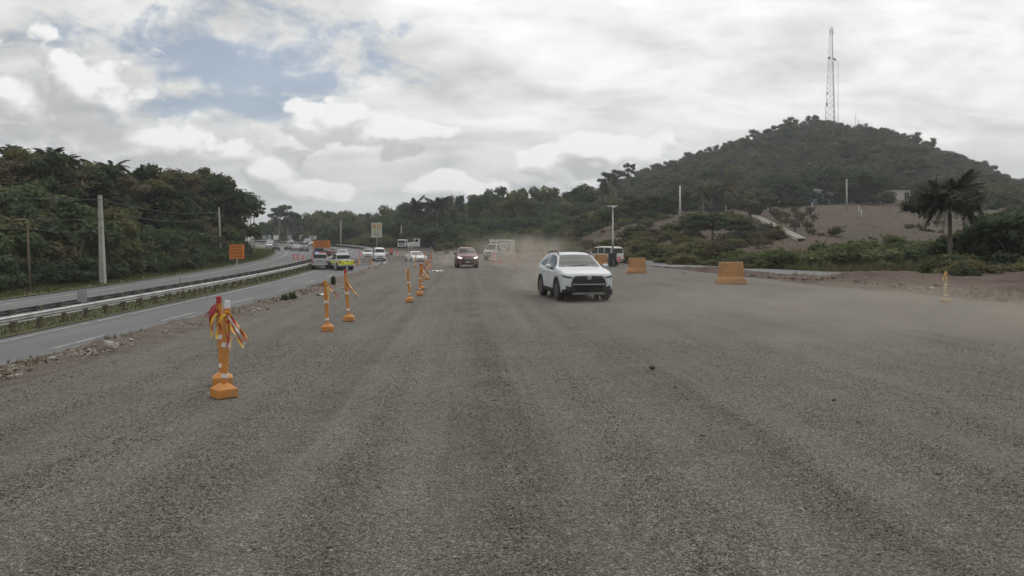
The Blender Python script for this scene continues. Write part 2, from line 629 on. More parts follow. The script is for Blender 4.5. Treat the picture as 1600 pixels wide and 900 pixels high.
def gravel_material():
    m, N, p, tc = simple_nodes('gravel')
    x, y, z = N.sep(tc)
    u = N.math('ADD', x, N.math('MULTIPLY', y, 0.062))
    lane = N.noise(N.comb(N.math('MULTIPLY', u, 0.8), N.math('MULTIPLY', y, 0.035), 0.0), 1.0, 5, 0.6)
    lane2 = N.noise(N.comb(N.math('MULTIPLY', u, 2.6), N.math('MULTIPLY', y, 0.10), 3.0), 1.0, 4, 0.6)
    cross = N.noise(N.comb(N.math('MULTIPLY', x, 0.35), N.math('MULTIPLY', y, 1.4), 7.0), 1.0, 5, 0.65)
    patch = N.noise(tc, 0.35, 6, 0.62)
    fine = N.noise(tc, 5.0, 5, 0.7)
    lane3 = N.noise(N.comb(N.math('MULTIPLY', u, 8.0), N.math('MULTIPLY', y, 0.12), 5.0), 1.0, 3, 0.6)
    # packed dust and old bitumen: broad tone
    tone = N.math('ADD', N.math('MULTIPLY', lane, 0.55), N.math('ADD', N.math('MULTIPLY', lane2, 0.50), N.math('MULTIPLY', N.math('SUBTRACT', lane3, 0.5), 0.34)))
    tone = N.math('ADD', tone, N.math('MULTIPLY', patch, 0.50))
    tone = N.math('ADD', tone, N.math('MULTIPLY', cross, 0.22))
    tone = N.math('ADD', tone, N.math('MULTIPLY', fine, 0.25))
    base = N.ramp(N.math('SUBTRACT', tone, 0.525), [(0.18, (0.090, 0.082, 0.071)), (0.42, (0.143, 0.131, 0.114)), (0.62, (0.180, 0.166, 0.146)), (0.85, (0.218, 0.202, 0.177))])
    # two bituminous wheel tracks that really run down the roadway
    def track(c, w, amt):
        t = N.math('ABSOLUTE', N.math('SUBTRACT', N.math('ADD', u, N.math('MULTIPLY', N.math('SUBTRACT', lane2, 0.5), 0.9)), c))
        return N.math('MULTIPLY', N.smooth(t, w, 0.0), amt)
    tr = N.math('MAXIMUM', track(0.30, 0.42, 0.62), track(2.5, 0.6, 0.40))
    tr = N.math('MAXIMUM', tr, N.math('MAXIMUM', track(-1.55, 0.32, 0.45), track(4.3, 0.5, 0.30)))
    tr = N.math('MULTIPLY', tr, N.smooth(N.noise(tc, 0.9, 5, 0.7), 0.30, 0.68))
    base = N.mix(tr, base, (0.068, 0.060, 0.052))
    # chippings
    jit = N.vmath('ADD', tc, N.vmath('SCALE', N.noise(tc, 60, 2, color=True), 0.012))
    c1 = N.voro(jit, 72.0, 'F1', 'Color')
    d1 = N.voro(jit, 72.0, 'F1', 'Distance')
    c2 = N.voro(jit, 170.0, 'F1', 'Color')
    s1, s2, s3 = N.sep(c1)
    q1, q2, q3 = N.sep(c2)
    sp = N.math('ADD', N.math('MULTIPLY', s1, 0.9), N.math('MULTIPLY', q1, 0.5))
    chip = N.ramp(sp, [(0.0, 0.38), (0.45, 0.80), (0.8, 1.12), (1.0, 1.5), (1.25, 2.1)])
    col = N.mix(1.0, base, chip, 'MULTIPLY')
    gap = N.smooth(d1, 0.35, 0.75)
    col = N.mix(N.math('MULTIPLY', gap, 0.5), col, (0.05, 0.046, 0.040))
    N.put(p.inputs['Base Color'], col)
    hgt = N.math('SUBTRACT', N.math('MULTIPLY', s2, 0.5), d1)
    hgt = N.math('ADD', hgt, N.math('MULTIPLY', N.voro(jit, 170.0), -0.3))
    b = N.new('ShaderNodeBump')
    b.inputs['Strength'].default_value = 0.75
    b.inputs['Distance'].default_value = 0.012
    N.put(b.inputs['Height'], hgt)
    b2 = N.new('ShaderNodeBump')
    b2.inputs['Strength'].default_value = 0.5
    b2.inputs['Distance'].default_value = 0.06
    N.put(b2.inputs['Height'], N.math('ADD', fine, N.math('MULTIPLY', cross, 0.7)))
    N.l.new(b2.outputs[0], b.inputs['Normal'])
    N.l.new(b.outputs[0], p.inputs['Normal'])
    return m


def asphalt_material():
    m, N, p, tc = simple_nodes('asphalt')
    n = N.noise(N.vmath('MULTIPLY', tc, (1.0, 0.12, 1.0)), 0.8, 6, 0.6)
    f = N.noise(tc, 30, 4, 0.7)
    v = N.math('ADD', N.math('MULTIPLY', n, 0.8), N.math('MULTIPLY', f, 0.4))
    N.put(p.inputs['Base Color'], N.ramp(v, [(0.35, (0.105, 0.108, 0.110)), (0.6, (0.146, 0.149, 0.150)), (0.85, (0.190, 0.190, 0.186))]))
    p.inputs['Roughness'].default_value = 0.8
    b = N.new('ShaderNodeBump')
    b.inputs['Strength'].default_value = 0.3
    b.inputs['Distance'].default_value = 0.01
    N.put(b.inputs['Height'], f)
    N.l.new(b.outputs[0], p.inputs['Normal'])
    return m


def soil_material(name, stops, scale=0.5, bump=0.6, fine=6.0):
    m, N, p, tc = simple_nodes(name)
    n = N.noise(tc, scale, 7, 0.65, 0.3)
    f = N.noise(tc, fine, 6, 0.7)
    v = N.math('ADD', N.math('MULTIPLY', n, 0.75), N.math('MULTIPLY', f, 0.45))
    N.put(p.inputs['Base Color'], N.ramp(N.math('SUBTRACT', v, 0.1), stops))
    b = N.new('ShaderNodeBump')
    b.inputs['Strength'].default_value = bump
    b.inputs['Distance'].default_value = 0.12
    N.put(b.inputs['Height'], f)
    N.l.new(b.outputs[0], p.inputs['Normal'])
    return m


G_GRAVEL = gravel_material()
G_ASPHALT = asphalt_material()
G_FIELD = soil_material('dry_field', [(0.22, (0.040, 0.040, 0.024)), (0.40, (0.060, 0.048, 0.030)), (0.56, (0.082, 0.058, 0.040)), (0.8, (0.104, 0.074, 0.053))], 0.09, 0.7, 1.2)
G_RED = soil_material('red_soil', [(0.25, (0.055, 0.036, 0.029)), (0.45, (0.092, 0.060, 0.048)), (0.6, (0.130, 0.096, 0.077)), (0.8, (0.18, 0.15, 0.122))], 0.35, 0.9, 4)
G_RUBBLE = soil_material('rubble_soil', [(0.22, (0.085, 0.070, 0.052)), (0.42, (0.155, 0.130, 0.104)), (0.58, (0.225, 0.196, 0.165)), (0.8, (0.33, 0.30, 0.265))], 1.6, 1.0, 14)
G_VERGE = soil_material('verge_turf', [(0.25, (0.066, 0.068, 0.032)), (0.5, (0.098, 0.098, 0.046)), (0.75, (0.16, 0.14, 0.085))], 0.5, 0.6, 6)
G_LINE = mat('road_paint', (0.44, 0.44, 0.42), 0.8, 0.2, 3, dirt=(0.17, 0.17, 0.17), dirt_amt=0.85)
ROCK = mat('rock', (0.27, 0.235, 0.20), 0.95, 0.35, 4, 0.6, 12)
ROCK_PALE = mat('pale_rock', (0.42, 0.385, 0.34), 0.95, 0.2, 5, 0.5, 12)
ROCK_DARK = mat('dark_rock', (0.045, 0.04, 0.036), 0.9, 0.3, 8, 0.4, 20)
CONCRETE = mat('concrete', (0.36, 0.345, 0.32), 0.9, 0.16, 1.5, 0.3, 30, dirt=(0.20, 0.18, 0.15), dirt_amt=0.5)
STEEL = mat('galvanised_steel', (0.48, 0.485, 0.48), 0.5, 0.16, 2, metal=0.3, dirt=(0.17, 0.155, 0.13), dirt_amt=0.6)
STEEL_DARK = mat('weathered_steel', (0.13, 0.14, 0.15), 0.6, 0.25, 3, metal=0.3)
WOOD = mat('weathered_wood', (0.13, 0.105, 0.07), 0.9, 0.3, 5, 0.3, 20)


# ------------------------------------------------------------------ ground sheets
def build_ground():
    xs = np.concatenate([np.arange(-900, -160, 40), np.arange(-160, -60, 5), np.arange(-60, -24, 1.5), np.arange(-24, 30, 0.6), np.arange(30, 60, 1.5), np.arange(60, 260, 5), np.arange(260, 1000, 40)])
    ys = np.concatenate([np.arange(-120, -20, 20), np.arange(-20, 4, 3), np.arange(4, 60, 0.8), np.arange(60, 180, 1.6), np.arange(180, 420, 5), np.arange(420, 700, 20), np.arange(700, 2601, 100)])
    X, Y = np.meshgrid(xs, ys)
    Zz = Z(X.ravel(), Y.ravel()).reshape(X.shape) - 0.05
    near = (Y > 70) & (X > -5)
    Zz += np.where(near, 0.25 * np.sin(X * 0.31 + 1.7 * np.sin(Y * 0.11)) * np.cos(Y * 0.23), 0) * np.clip((Y - 70) / 60, 0, 1)
    V = np.stack([X.ravel(), Y.ravel(), Zz.ravel()], 1)
    a, b = X.shape
    I = np.arange(a * b).reshape(a, b)
    F = np.stack([I[:-1, :-1].ravel(), I[:-1, 1:].ravel(), I[1:, 1:].ravel(), I[1:, :-1].ravel()], 1)
    structure('ground', arr_mesh('ground', V, F, True), G_FIELD)


def strip(name, m, rows, closed=False):
    g = MB().grid(rows)
    return structure(name, g.mesh(name, True, fix=False), m)


def up(rows):
    return rows


build_ground()

# gravel roadway under construction
GR_Y = [-10, 20, 24.7, 36.8, 59, 80, 110, 140, 180]
GR_X = [26, 18, 16.5, 14.7, 13.8, 12.0, 8.5, 4.0, -6.0]
ys = np.concatenate([np.arange(-10, 40, 0.5), np.arange(40, 172, 2.0)])
rows = []
for y in ys:
    l = float(we_x(min(y, 140))) if y <= 140 else float(re_x(y)) + 1.2
    l += 0.10 * math.sin(y * 1.9) + 0.07 * math.sin(y * 4.3 + 1)
    r = float(np.interp(y, GR_Y, GR_X)) + 0.35 * math.sin(y * 0.9) + 0.2 * math.sin(y * 2.3)
    row = []
    for k in range(61):
        s = k / 60
        x = l + (r - l) * s
        dz = 0.012 * math.sin((x + .062 * y) * 1.7) + 0.008 * math.sin(y * 0.8 + x) + 0.005 * math.sin(x * 5.1 + y * 0.3)
        row.append((x, float(y), float(work_z(y)) + dz * min(1, k / 3, (60 - k) / 3)))
    rows.append(row)
gravel_road = strip('gravel_road', G_GRAVEL, rows)


def band(t0, t1, o0, o1, dz, step=2.0, nx=2):
    out = []
    n = max(2, int(abs(t1 - t0) / step) + 1)
    for t in np.linspace(t0, t1, n):
        out.append([hw3(t, o0 + (o1 - o0) * k / (nx - 1), dz) for k in range(nx)])
    return out


carriage_near = strip('highway', G_ASPHALT, band(-10, 345, -0.55, 7.25, 0.0))
carriage_far = strip('highway', G_ASPHALT, band(-10, 345, 9.85, 18.9, 0.0))
strip('median_strip', G_VERGE, band(-10, 345, 7.2, 9.9, 0.035, nx=4))
strip('verge', G_VERGE, [[(p[0], p[1], p[2] + 0.02 + 0.02 * abs(k - 1.5)) for k, p in enumerate(r)] for r in band(20, 330, 18.85, 22.2, 0.0, nx=4)])


def marking(parent, name, t0, t1, o, w=0.12):
    m = MB().grid(band(t0, t1, o - w / 2, o + w / 2, 0.012))
    link(name, m.mesh(name, fix=False), G_LINE, parent)


marking(carriage_near, 'edge_line', 10, 345, 0.0)
marking(carriage_near, 'edge_line', 10, 345, 6.6)
marking(carriage_far, 'edge_line', 10, 345, 10.25)
marking(carriage_far, 'edge_line', 10, 345, 16.8, 0.15)
for o, par, ph in ((3.55, carriage_near, 28.3), (13.5, carriage_far, 31.0)):
    for k in range(-1, 24):
        t = ph + k * 9.15
        marking(par, 'lane_dash', t, t + 3.9, o)

# rubble berm that falls from the gravel to the highway
rows = []
for y in np.concatenate([np.arange(-6, 60, 0.35), np.arange(60, 136, 1.2)]):
    l = float(we_x(y)) + 0.12
    r = float(re_x(y)) + 0.25
    row = []
    for k in range(34):
        s = (k / 33) ** 1.4
        x = l + (r - l) * s
        w = min(1, s * 9) * (1 - max(0, (s - .85) / .15))
        bump = (0.5 + 0.5 * math.sin(x * 3.1 + 2.3 * math.sin(y * 0.9)) * math.cos(y * 2.7 + x)) * 0.07 + random.uniform(-.04, .04)
        bump += 0.05 * max(0, math.sin(y * 0.37 + 1.3 * math.sin(y * .11))) * math.exp(-((s - .2) / .12) ** 2)
        if k == 1:
            bump -= 0.10
        row.append((x, float(y), Zs(x, y) + 0.0 + bump * w - (0.04 if k == 0 else 0)))
    rows.append(row)
strip('rubble_bank', G_RUBBLE, rows)

# paved side road on the right and the red earth before it
SR = [((12.2, 86.0), (13.2, 87.0)), ((13.2, 66.0), (18.0, 70.0)), ((18.7, 46.8), (22.6, 53.2)), ((23.8, 40.9), (27.6, 47.0)), ((33, 33.5), (36, 39.5)), ((52, 24), (54, 30))]
rows = []
for i in range(len(SR) - 1):
    for k in range(8):
        f = k / 8
        a = [SR[i][0][j] * (1 - f) + SR[i + 1][0][j] * f for j in (0, 1)]
        b = [SR[i][1][j] * (1 - f) + SR[i + 1][1][j] * f for j in (0, 1)]
        rows.append([(a[0], a[1], Zs(*a) + .03), ((a[0] + b[0]) / 2, (a[1] + b[1]) / 2, Zs((a[0] + b[0]) / 2, (a[1] + b[1]) / 2) + .05), (b[0], b[1], Zs(*b) + .03)])
strip('side_road', G_ASPHALT, rows)

rows = []
SRY = [24, 33.5, 40.9, 46.8, 66, 96]
SRX = [52, 33, 23.8, 18.7, 13.2, 11.2]
for y in np.concatenate([np.arange(15, 50, 0.35), np.arange(50, 66, 0.6)]):
    l = float(np.interp(y, GR_Y, GR_X)) - 0.35
    r = min(float(np.interp(y, SRY, SRX)) - 0.15, 34)
    row = []
    for k in range(44):
        s = k / 43
        x = l + (r - l) * s
        w = min(1, s * 6, (1 - s) * 8)
        pxx = 800 + 1200 * x / y
        hump = 0.42 * math.exp(-((pxx - 1370) / 130) ** 2) * math.exp(-((y - 37.5) / 5.0) ** 2)
        hump += 0.45 * math.exp(-((pxx - 1640) / 120) ** 2) * math.exp(-((y - 37) / 6.0) ** 2)
        hump += 0.16 * math.exp(-((pxx - 1120) / 90) ** 2) * math.exp(-((y - 56) / 6.0) ** 2)
        b = 0.06 + 0.05 * math.sin(x * 2.7 + 1.9 * math.sin(y * 1.1)) * math.cos(y * 2.1) + random.uniform(-.035, .045)
        row.append((x, float(y), Zs(x, y) + w * (hump * (1 + 0.35 * math.sin(x * 3 + y * 2.2)) + b) - (0.05 if k in (0, 43) else 0)))
    rows.append(row)
strip('red_earth_bank', G_RED, rows)


# ------------------------------------------------------------------ scattered stuff (geometry nodes)
def scatter_stones(name, P, S, m, flat=0.6, squash=0.75):
    """P points, S radii: one object whose points carry stones built inside the node tree"""
    me = bpy.data.meshes.new(name)
    me.vertices.add(len(P))
    me.vertices.foreach_set('co', np.asarray(P, np.float32).ravel())
    at = me.attributes.new('rad', 'FLOAT', 'POINT')
    at.data.foreach_set('value', np.asarray(S, np.float32))
    o = bpy.data.objects.new(name, me)
    COL.objects.link(o)
    me.materials.append(m)
    ng = bpy.data.node_groups.new(name, 'GeometryNodeTree')
    ng.interface.new_socket('Geometry', in_out='INPUT', socket_type='NodeSocketGeometry')
    ng.interface.new_socket('Geometry', in_out='OUTPUT', socket_type='NodeSocketGeometry')
    n, l = ng.nodes, ng.links
    gi, go = n.new('NodeGroupInput'), n.new('NodeGroupOutput')
    join = n.new('GeometryNodeJoinGeometry')
    idx = n.new('GeometryNodeInputIndex')
    rad = n.new('GeometryNodeInputNamedAttribute')
    rad.data_type = 'FLOAT'
    rad.inputs['Name'].default_value = 'rad'
    for k in range(4):
        ico = n.new('GeometryNodeMeshIcoSphere')
        ico.inputs['Radius'].default_value = 1.0
        ico.inputs['Subdivisions'].default_value = 2 if name != 'loose_gravel' else 1
        sp = n.new('GeometryNodeSetPosition')
        nz = n.new('ShaderNodeTexNoise')
        nz.inputs['Scale'].default_value = 1.1
        nz.inputs['Detail'].default_value = 3
        pos = n.new('GeometryNodeInputPosition')
        va = n.new('ShaderNodeVectorMath')
        va.operation = 'ADD'
        va.inputs[1].default_value = (k * 13.1, k * 7.7, 3 * k)
        l.new(pos.outputs[0], va.inputs[0])
        l.new(va.outputs[0], nz.inputs['Vector'])
        vs = n.new('ShaderNodeVectorMath')
        vs.operation = 'SUBTRACT'
        l.new(nz.outputs['Color'], vs.inputs[0])
        vs.inputs[1].default_value = (.5, .5, .5)
        vm = n.new('ShaderNodeVectorMath')
        vm.operation = 'SCALE'
        vm.inputs['Scale'].default_value = 1.7
        l.new(vs.outputs[0], vm.inputs[0])
        l.new(vm.outputs[0], sp.inputs['Offset'])
        l.new(ico.outputs['Mesh'], sp.inputs['Geometry'])
        sm = n.new('GeometryNodeSetMaterial')
        sm.inputs['Material'].default_value = m
        l.new(sp.outputs[0], sm.inputs['Geometry'])
        ip = n.new('GeometryNodeInstanceOnPoints')
        l.new(gi.outputs[0], ip.inputs['Points'])
        md = n.new('ShaderNodeMath')
        md.operation = 'MODULO'
        l.new(idx.outputs[0], md.inputs[0])
        md.inputs[1].default_value = 4
        cp = n.new('FunctionNodeCompare')
        cp.data_type = 'FLOAT'
        cp.operation = 'EQUAL'
        l.new(md.outputs[0], cp.inputs[0])
        cp.inputs[1].default_value = float(k)
        l.new(cp.outputs[0], ip.inputs['Selection'])
        l.new(sm.outputs[0], ip.inputs['Instance'])
        rv = n.new('FunctionNodeRandomValue')
        rv.data_type = 'FLOAT_VECTOR'
        rv.inputs['Min'].default_value = (-0.35, -0.35, 0)
        rv.inputs['Max'].default_value = (0.35, 0.35, 6.283)
        l.new(rv.outputs[0], ip.inputs['Rotation'])
        rs = n.new('FunctionNodeRandomValue')
        rs.data_type = 'FLOAT_VECTOR'
        rs.inputs['Min'].default_value = (0.7, 0.7, flat * 0.7)
        rs.inputs['Max'].default_value = (1.3, 1.1, flat * 1.25)
        sc = n.new('ShaderNodeVectorMath')
        sc.operation = 'SCALE'
        l.new(rs.outputs[0], sc.inputs[0])
        l.new(rad.outputs[0], sc.inputs['Scale'])
        l.new(sc.outputs[0], ip.inputs['Scale'])
        l.new(ip.outputs[0], join.inputs[0])
    l.new(join.outputs[0], go.inputs[0])
    md = o.modifiers.new('scatter', 'NODES')
    md.node_group = ng
    return tag(o, kind='stuff')


def chip_mat(name, stops):
    m, N, p, tc = simple_nodes(name)
    oi = N.new('ShaderNodeObjectInfo').outputs['Random']
    N.put(p.inputs['Base Color'], N.ramp(oi, stops))
    return m


CHIP = chip_mat('chipping', [(0.0, (0.080, 0.073, 0.063)), (0.3, (0.124, 0.113, 0.097)), (0.65, (0.166, 0.153, 0.132)), (0.93, (0.228, 0.211, 0.184)), (1.0, (0.37, 0.35, 0.32))])
RUBBLE = chip_mat('rubble_chip', [(0.0, (0.12, 0.098, 0.076)), (0.35, (0.22, 0.188, 0.152)), (0.75, (0.27, 0.238, 0.20)), (1.0, (0.38, 0.35, 0.31))])
REDCHIP = chip_mat('red_chip', [(0.0, (0.08, 0.055, 0.045)), (0.5, (0.16, 0.115, 0.09)), (1.0, (0.32, 0.27, 0.23))])

# chippings on the roadway near the camera, thinning with distance
dd = 3.3 * (15.0 / 3.3) ** rng.random(120000)
xx = rng.uniform(-0.74, 0.74, len(dd)) * dd
keep = xx > we_x(dd) + 0.3
dd, xx = dd[keep], xx[keep]
rad = 0.0046 * rng.lognormal(0, 0.36, len(dd)) * (1 + dd * 0.02)
zz = 0.012 * np.sin((xx + .062 * dd) * 1.7) + 0.008 * np.sin(dd * 0.8 + xx) + 0.005 * np.sin(xx * 5.1 + dd * 0.3)
scatter_stones('loose_gravel', np.stack([xx, dd, zz + rad * 0.15], 1), rad, CHIP, 0.6)

yy = 7 * (75 / 7) ** rng.random(30000)
ss = rng.beta(1.2, 2.6, len(yy)) * (0.75 + 0.25 * np.sin(yy * 1.9) * np.cos(yy * .6))
xx = we_x(yy) - 0.25 - ss * (we_x(yy) - re_x(yy) - 0.6)
rad = 0.0115 * rng.lognormal(0, 0.5, len(yy)) * (1 + yy * .018)
scatter_stones('rubble_stones', np.stack([xx, yy, Z(xx, yy) + 0.03 * np.minimum(1, ss * 9) + rad * .25], 1), rad, RUBBLE, 0.7)
yy = rng.uniform(24, 56, 2600)
xx = np.interp(yy, GR_Y, GR_X) + rng.random(len(yy)) ** 1.3 * np.maximum(0.5, np.minimum(np.interp(yy, SRY, SRX), 34) - np.interp(yy, GR_Y, GR_X) - .3)
rad = 0.035 * rng.lognormal(0, 0.5, len(yy))
pxx = 800 + 1200 * xx / yy
hz_ = 0.36 * np.exp(-((pxx - 1370) / 130) ** 2) * np.exp(-((yy - 37.5) / 5) ** 2) + .36 * np.exp(-((pxx - 1640) / 120) ** 2) * np.exp(-((yy - 37) / 6) ** 2)
scatter_stones('earth_clods', np.stack([xx, yy, Z(xx, yy) + hz_ + 0.05], 1), rad, REDCHIP, 0.7)


def rock_mesh(seed, sub=2):
    r = np.random.default_rng(seed)
    bm = bmesh.new()
    bmesh.ops.create_icosphere(bm, subdivisions=sub, radius=1)
    ph = r.uniform(0, 6, 9)
    dirs = r.normal(size=(7, 3))
    dirs /= np.linalg.norm(dirs, axis=1)[:, None]
    for v in bm.verts:
        p = np.array(v.co)
        s = 1 + 0.13 * math.sin(p[0] * 2.2 + ph[0]) + 0.12 * math.sin(p[1] * 2.7 + ph[1]) + .1 * math.sin(p[2] * 3 + ph[2])
        p = p * s
        for d, lim in zip(dirs, (0.50, .56, .52, .6, .55, .66, .58)):
            h = p @ d
            if h > lim:
                p = p - d * (h - lim) * .97
        v.co = p + r.normal(size=3) * 0.02
    me = bpy.data.meshes.new('stone')
    bm.to_mesh(me)
    bm.free()
    return me


ROCKS = [rock_mesh(k) for k in range(6)]


def stone(x, y, z, r, m, label, group=None, k=0, sc=(1.2, .9, .7)):
    o = link('stone', ROCKS[k % 6], m, None, (x, y, z), (random.uniform(-.3, .3), random.uniform(-.3, .3), random.uniform(0, 6)), (r * sc[0], r * sc[1], r * sc[2]))
    return tag(o, label, 'stone', group)


x, y = gw(1019, 577)
stone(x, y, 0.03, 0.058, ROCK_DARK, 'fist sized dark stone lying alone on the gravel in front of the white suv', k=1)
x, y = gw(1303, 626)
stone(x, y, 0.01, 0.032, ROCK_DARK, 'tiny dark stone on the gravel to the right of the fist sized one', k=2)
x, y = gw(172, 548)
stone(x, y, Zs(x, y) + .09, 0.17, ROCK_PALE, 'largest pale stone in the rubble strip left of the paired orange posts', k=0, sc=(1.0, .55, .5))
for (px, py, r, k) in ((112, 560, .09, 1), (250, 520, .11, 2), (263, 516, .10, 3), (90, 566, .07, 4), (405, 486, .13, 5), (418, 484, .12, 0), (398, 489, .08, 1), (452, 474, .09, 2),
                       (498, 462, .13, 3), (470, 470, .10, 4), (330, 500, .10, 0), (300, 508, .09, 5), (206, 536, .12, 3), (535, 452, .12, 1), (560, 443, .14, 2), (352, 497, .08, 4), (140, 552, .10, 5), (48, 582, .10, 2)):
    x, y = gw(px, py)
    stone(x, y, Zs(x, y) + .05, r * .55, ROCK_PALE if k % 2 else ROCK, 'rough stone in the rubble strip between the gravel and the highway', 'stones in the rubble strip', k)
for (px, py, r, k) in ((1426, 447, .16, 0), (1352, 448, .1, 1), (1310, 444, .1, 2), (1455, 455, .12, 3), (1284, 447, .14, 4), (1340, 440, .12, 5), (1415, 441, .11, 0), (1095, 419, .16, 1), (1070, 428, .1, 2)):
    x, y = gw(px, py)
    stone(x, y, Zs(x, y) + .12, r, ROCK_PALE, 'pale stone in the red earth beside the paved side road', 'stones in the red earth', k)


# ------------------------------------------------------------------ grass (stuff)
def tufts(name, X, Y, Zv, h, w, m, blades=5, lean=0.5):
    n = len(X)
    X, Y, Zv = (np.repeat(a, blades) for a in (X, Y, Zv))
    hh = np.repeat(h, blades) if hasattr(h, '__len__') else np.full(n * blades, h)
    k = len(X)
    hh = hh * rng.uniform(.5, 1.2, k)
    a = rng.uniform(0, 6.283, k)
    r = rng.uniform(0, 0.25, k) * hh
    bx, by = X + r * np.cos(a * 1.7), Y + r * np.sin(a * 1.7)
    l = rng.uniform(0.1, lean, k) * hh
    tx, ty = bx + l * np.cos(a), by + l * np.sin(a)
    ox, oy = -np.sin(a) * w / 2, np.cos(a) * w / 2
    V = np.empty((k, 3, 3))
    V[:, 0] = np.stack([bx - ox, by - oy, Zv - .03], 1)
    V[:, 1] = np.stack([bx + ox, by + oy, Zv - .03], 1)
    V[:, 2] = np.stack([tx, ty, Zv + hh], 1)
    F = np.arange(k * 3).reshape(k, 3)
    return tag(link(name, arr_mesh(name, V.reshape(-1, 3), F), m), kind='stuff')


t = rng.uniform(24, 175, 9000)
o = rng.uniform(7.4, 9.7, len(t))
x, y = hw(t, o)
tufts('median_grass', x, y, zh(y) + .03, 0.09, 0.04, L_GRASS, 4)
t = rng.uniform(38, 200, 9000)
o = 18.9 + rng.random(len(t)) ** .8 * 4.2
x, y = hw(t, o)
tufts('verge_grass', x, y, Z(x, y) + .02, 0.18, 0.06, L_GRASS, 4)
y = rng.uniform(6, 40, 1700)
x = we_x(y) - rng.uniform(.3, 2.4, len(y))
keep = (np.sin(y * 1.3) + np.sin(x * 2 + y * .4) > 0.35)
x, y = x[keep], y[keep]
tufts('dry_bank_grass', x, y, Z(x, y) + .06, 0.09, 0.010, L_STRAW, 8, 0.9)
y = rng.uniform(72, 215, 22000)
px = rng.uniform(850, 1620, len(y))
keep = (px < 1200) | (rng.random(len(px)) < .45)
y, px = y[keep], px[keep]
x = (px - 800) / 1200 * y
tufts('field_grass', x, y, Z(x, y) - .05, rng.lognormal(-1.9, .4, len(x)), 0.06, L_STRAW, 3, 0.9)


y = rng.uniform(57, 80, 5200)
px = rng.uniform(1000, 1530, len(y))
x = (px - 800) / 1200 * y
fx = np.interp(y, [33.5, 40.9, 46.8, 66, 96], [38, 29, 24.5, 19.5, 17])
keep = x > fx + .6
x, y = x[keep], y[keep]
tufts('tall_weeds', x, y, Z(x, y) - .05, rng.lognormal(-.75, .4, len(x)), 0.055, leaf_mat('weed_green', (0.10, 0.105, 0.055), (0.19, 0.18, 0.10), 0.3), 6, 0.6)


y = rng.uniform(26, 50, 2600)
px = rng.uniform(1180, 1680, len(y))
x = (px - 800) / 1200 * y
keep = (x > np.interp(y, GR_Y, GR_X) + 1.0) & (x < np.interp(y, SRY, SRX) - .3) & (np.sin(x * 1.1 + np.sin(y) * 1.5) + np.cos(y * .9) > .2)
x, y = x[keep], y[keep]
tufts('earth_weeds', x, y, Z(x, y) + .05, rng.lognormal(-1.7, .5, len(x)), 0.03, MATS['weed_green'], 6, 0.9)


# ------------------------------------------------------------------ guardrails
WB = [(0.0, 0.0), (0.012, 0.04), (0.075, 0.075), (0.075, 0.095), (0.012, 0.13), (0.012, 0.16), (0.075, 0.195), (0.075, 0.215), (0.012, 0.25), (0.0, 0.285)]


def wbeam(t0, t1, o, side, z0, step):
    """side=-1: the corrugated face looks right (towards smaller offsets)"""
    rows = []
    for t in np.arange(t0, t1 + .01, step):
        r = [hw3(t, o + side * n, z0 + z) for n, z in WB]
        b = [hw3(t, o + side * (n - 0.012), z0 + z) for n, z in reversed(WB)]
        rows.append(r + b + [r[0]])
    return MB().grid(rows)


def guardrail(label, o, side, t0, t1, group, sp=1.905, pm=WOOD, rail=STEEL, block=STEEL_DARK, z0=0.50):
    x, y, z = hw3(t0, o)
    g = thing('guardrail', label, 'guardrail', (0, 0, 0), 0, group)
    link('rail', wbeam(t0, t1, o, side, z0, 1.905).mesh('rail', 40, fix=False), rail, g)
    post = MB().box((0, 0, 0.38), (0.14, 0.17, 0.84)).mesh('post', bevel=.008)
    blk = MB().box((0, 0, 0), (0.15, 0.15, 0.33)).mesh('blockout', bevel=.008)
    n = int((t1 - t0) / sp)
    for k in range(n + 1):
        t = t0 + k * sp
        a = float(hd(t))
        link('post', post, pm, g, hw3(t, o - side * 0.25), (0, 0, a))
        link('blockout', blk, block, g, hw3(t, o - side * 0.10, z0 + 0.155), (0, 0, a))
    return g


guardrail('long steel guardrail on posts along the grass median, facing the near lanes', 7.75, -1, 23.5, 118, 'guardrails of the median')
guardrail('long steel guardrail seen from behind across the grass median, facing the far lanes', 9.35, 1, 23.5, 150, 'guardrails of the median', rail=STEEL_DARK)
guardrail('distant steel guardrail around the outside of the highway bend below the trees', -1.2, 1, 150, 336, None, 3.81, STEEL_DARK, STEEL)


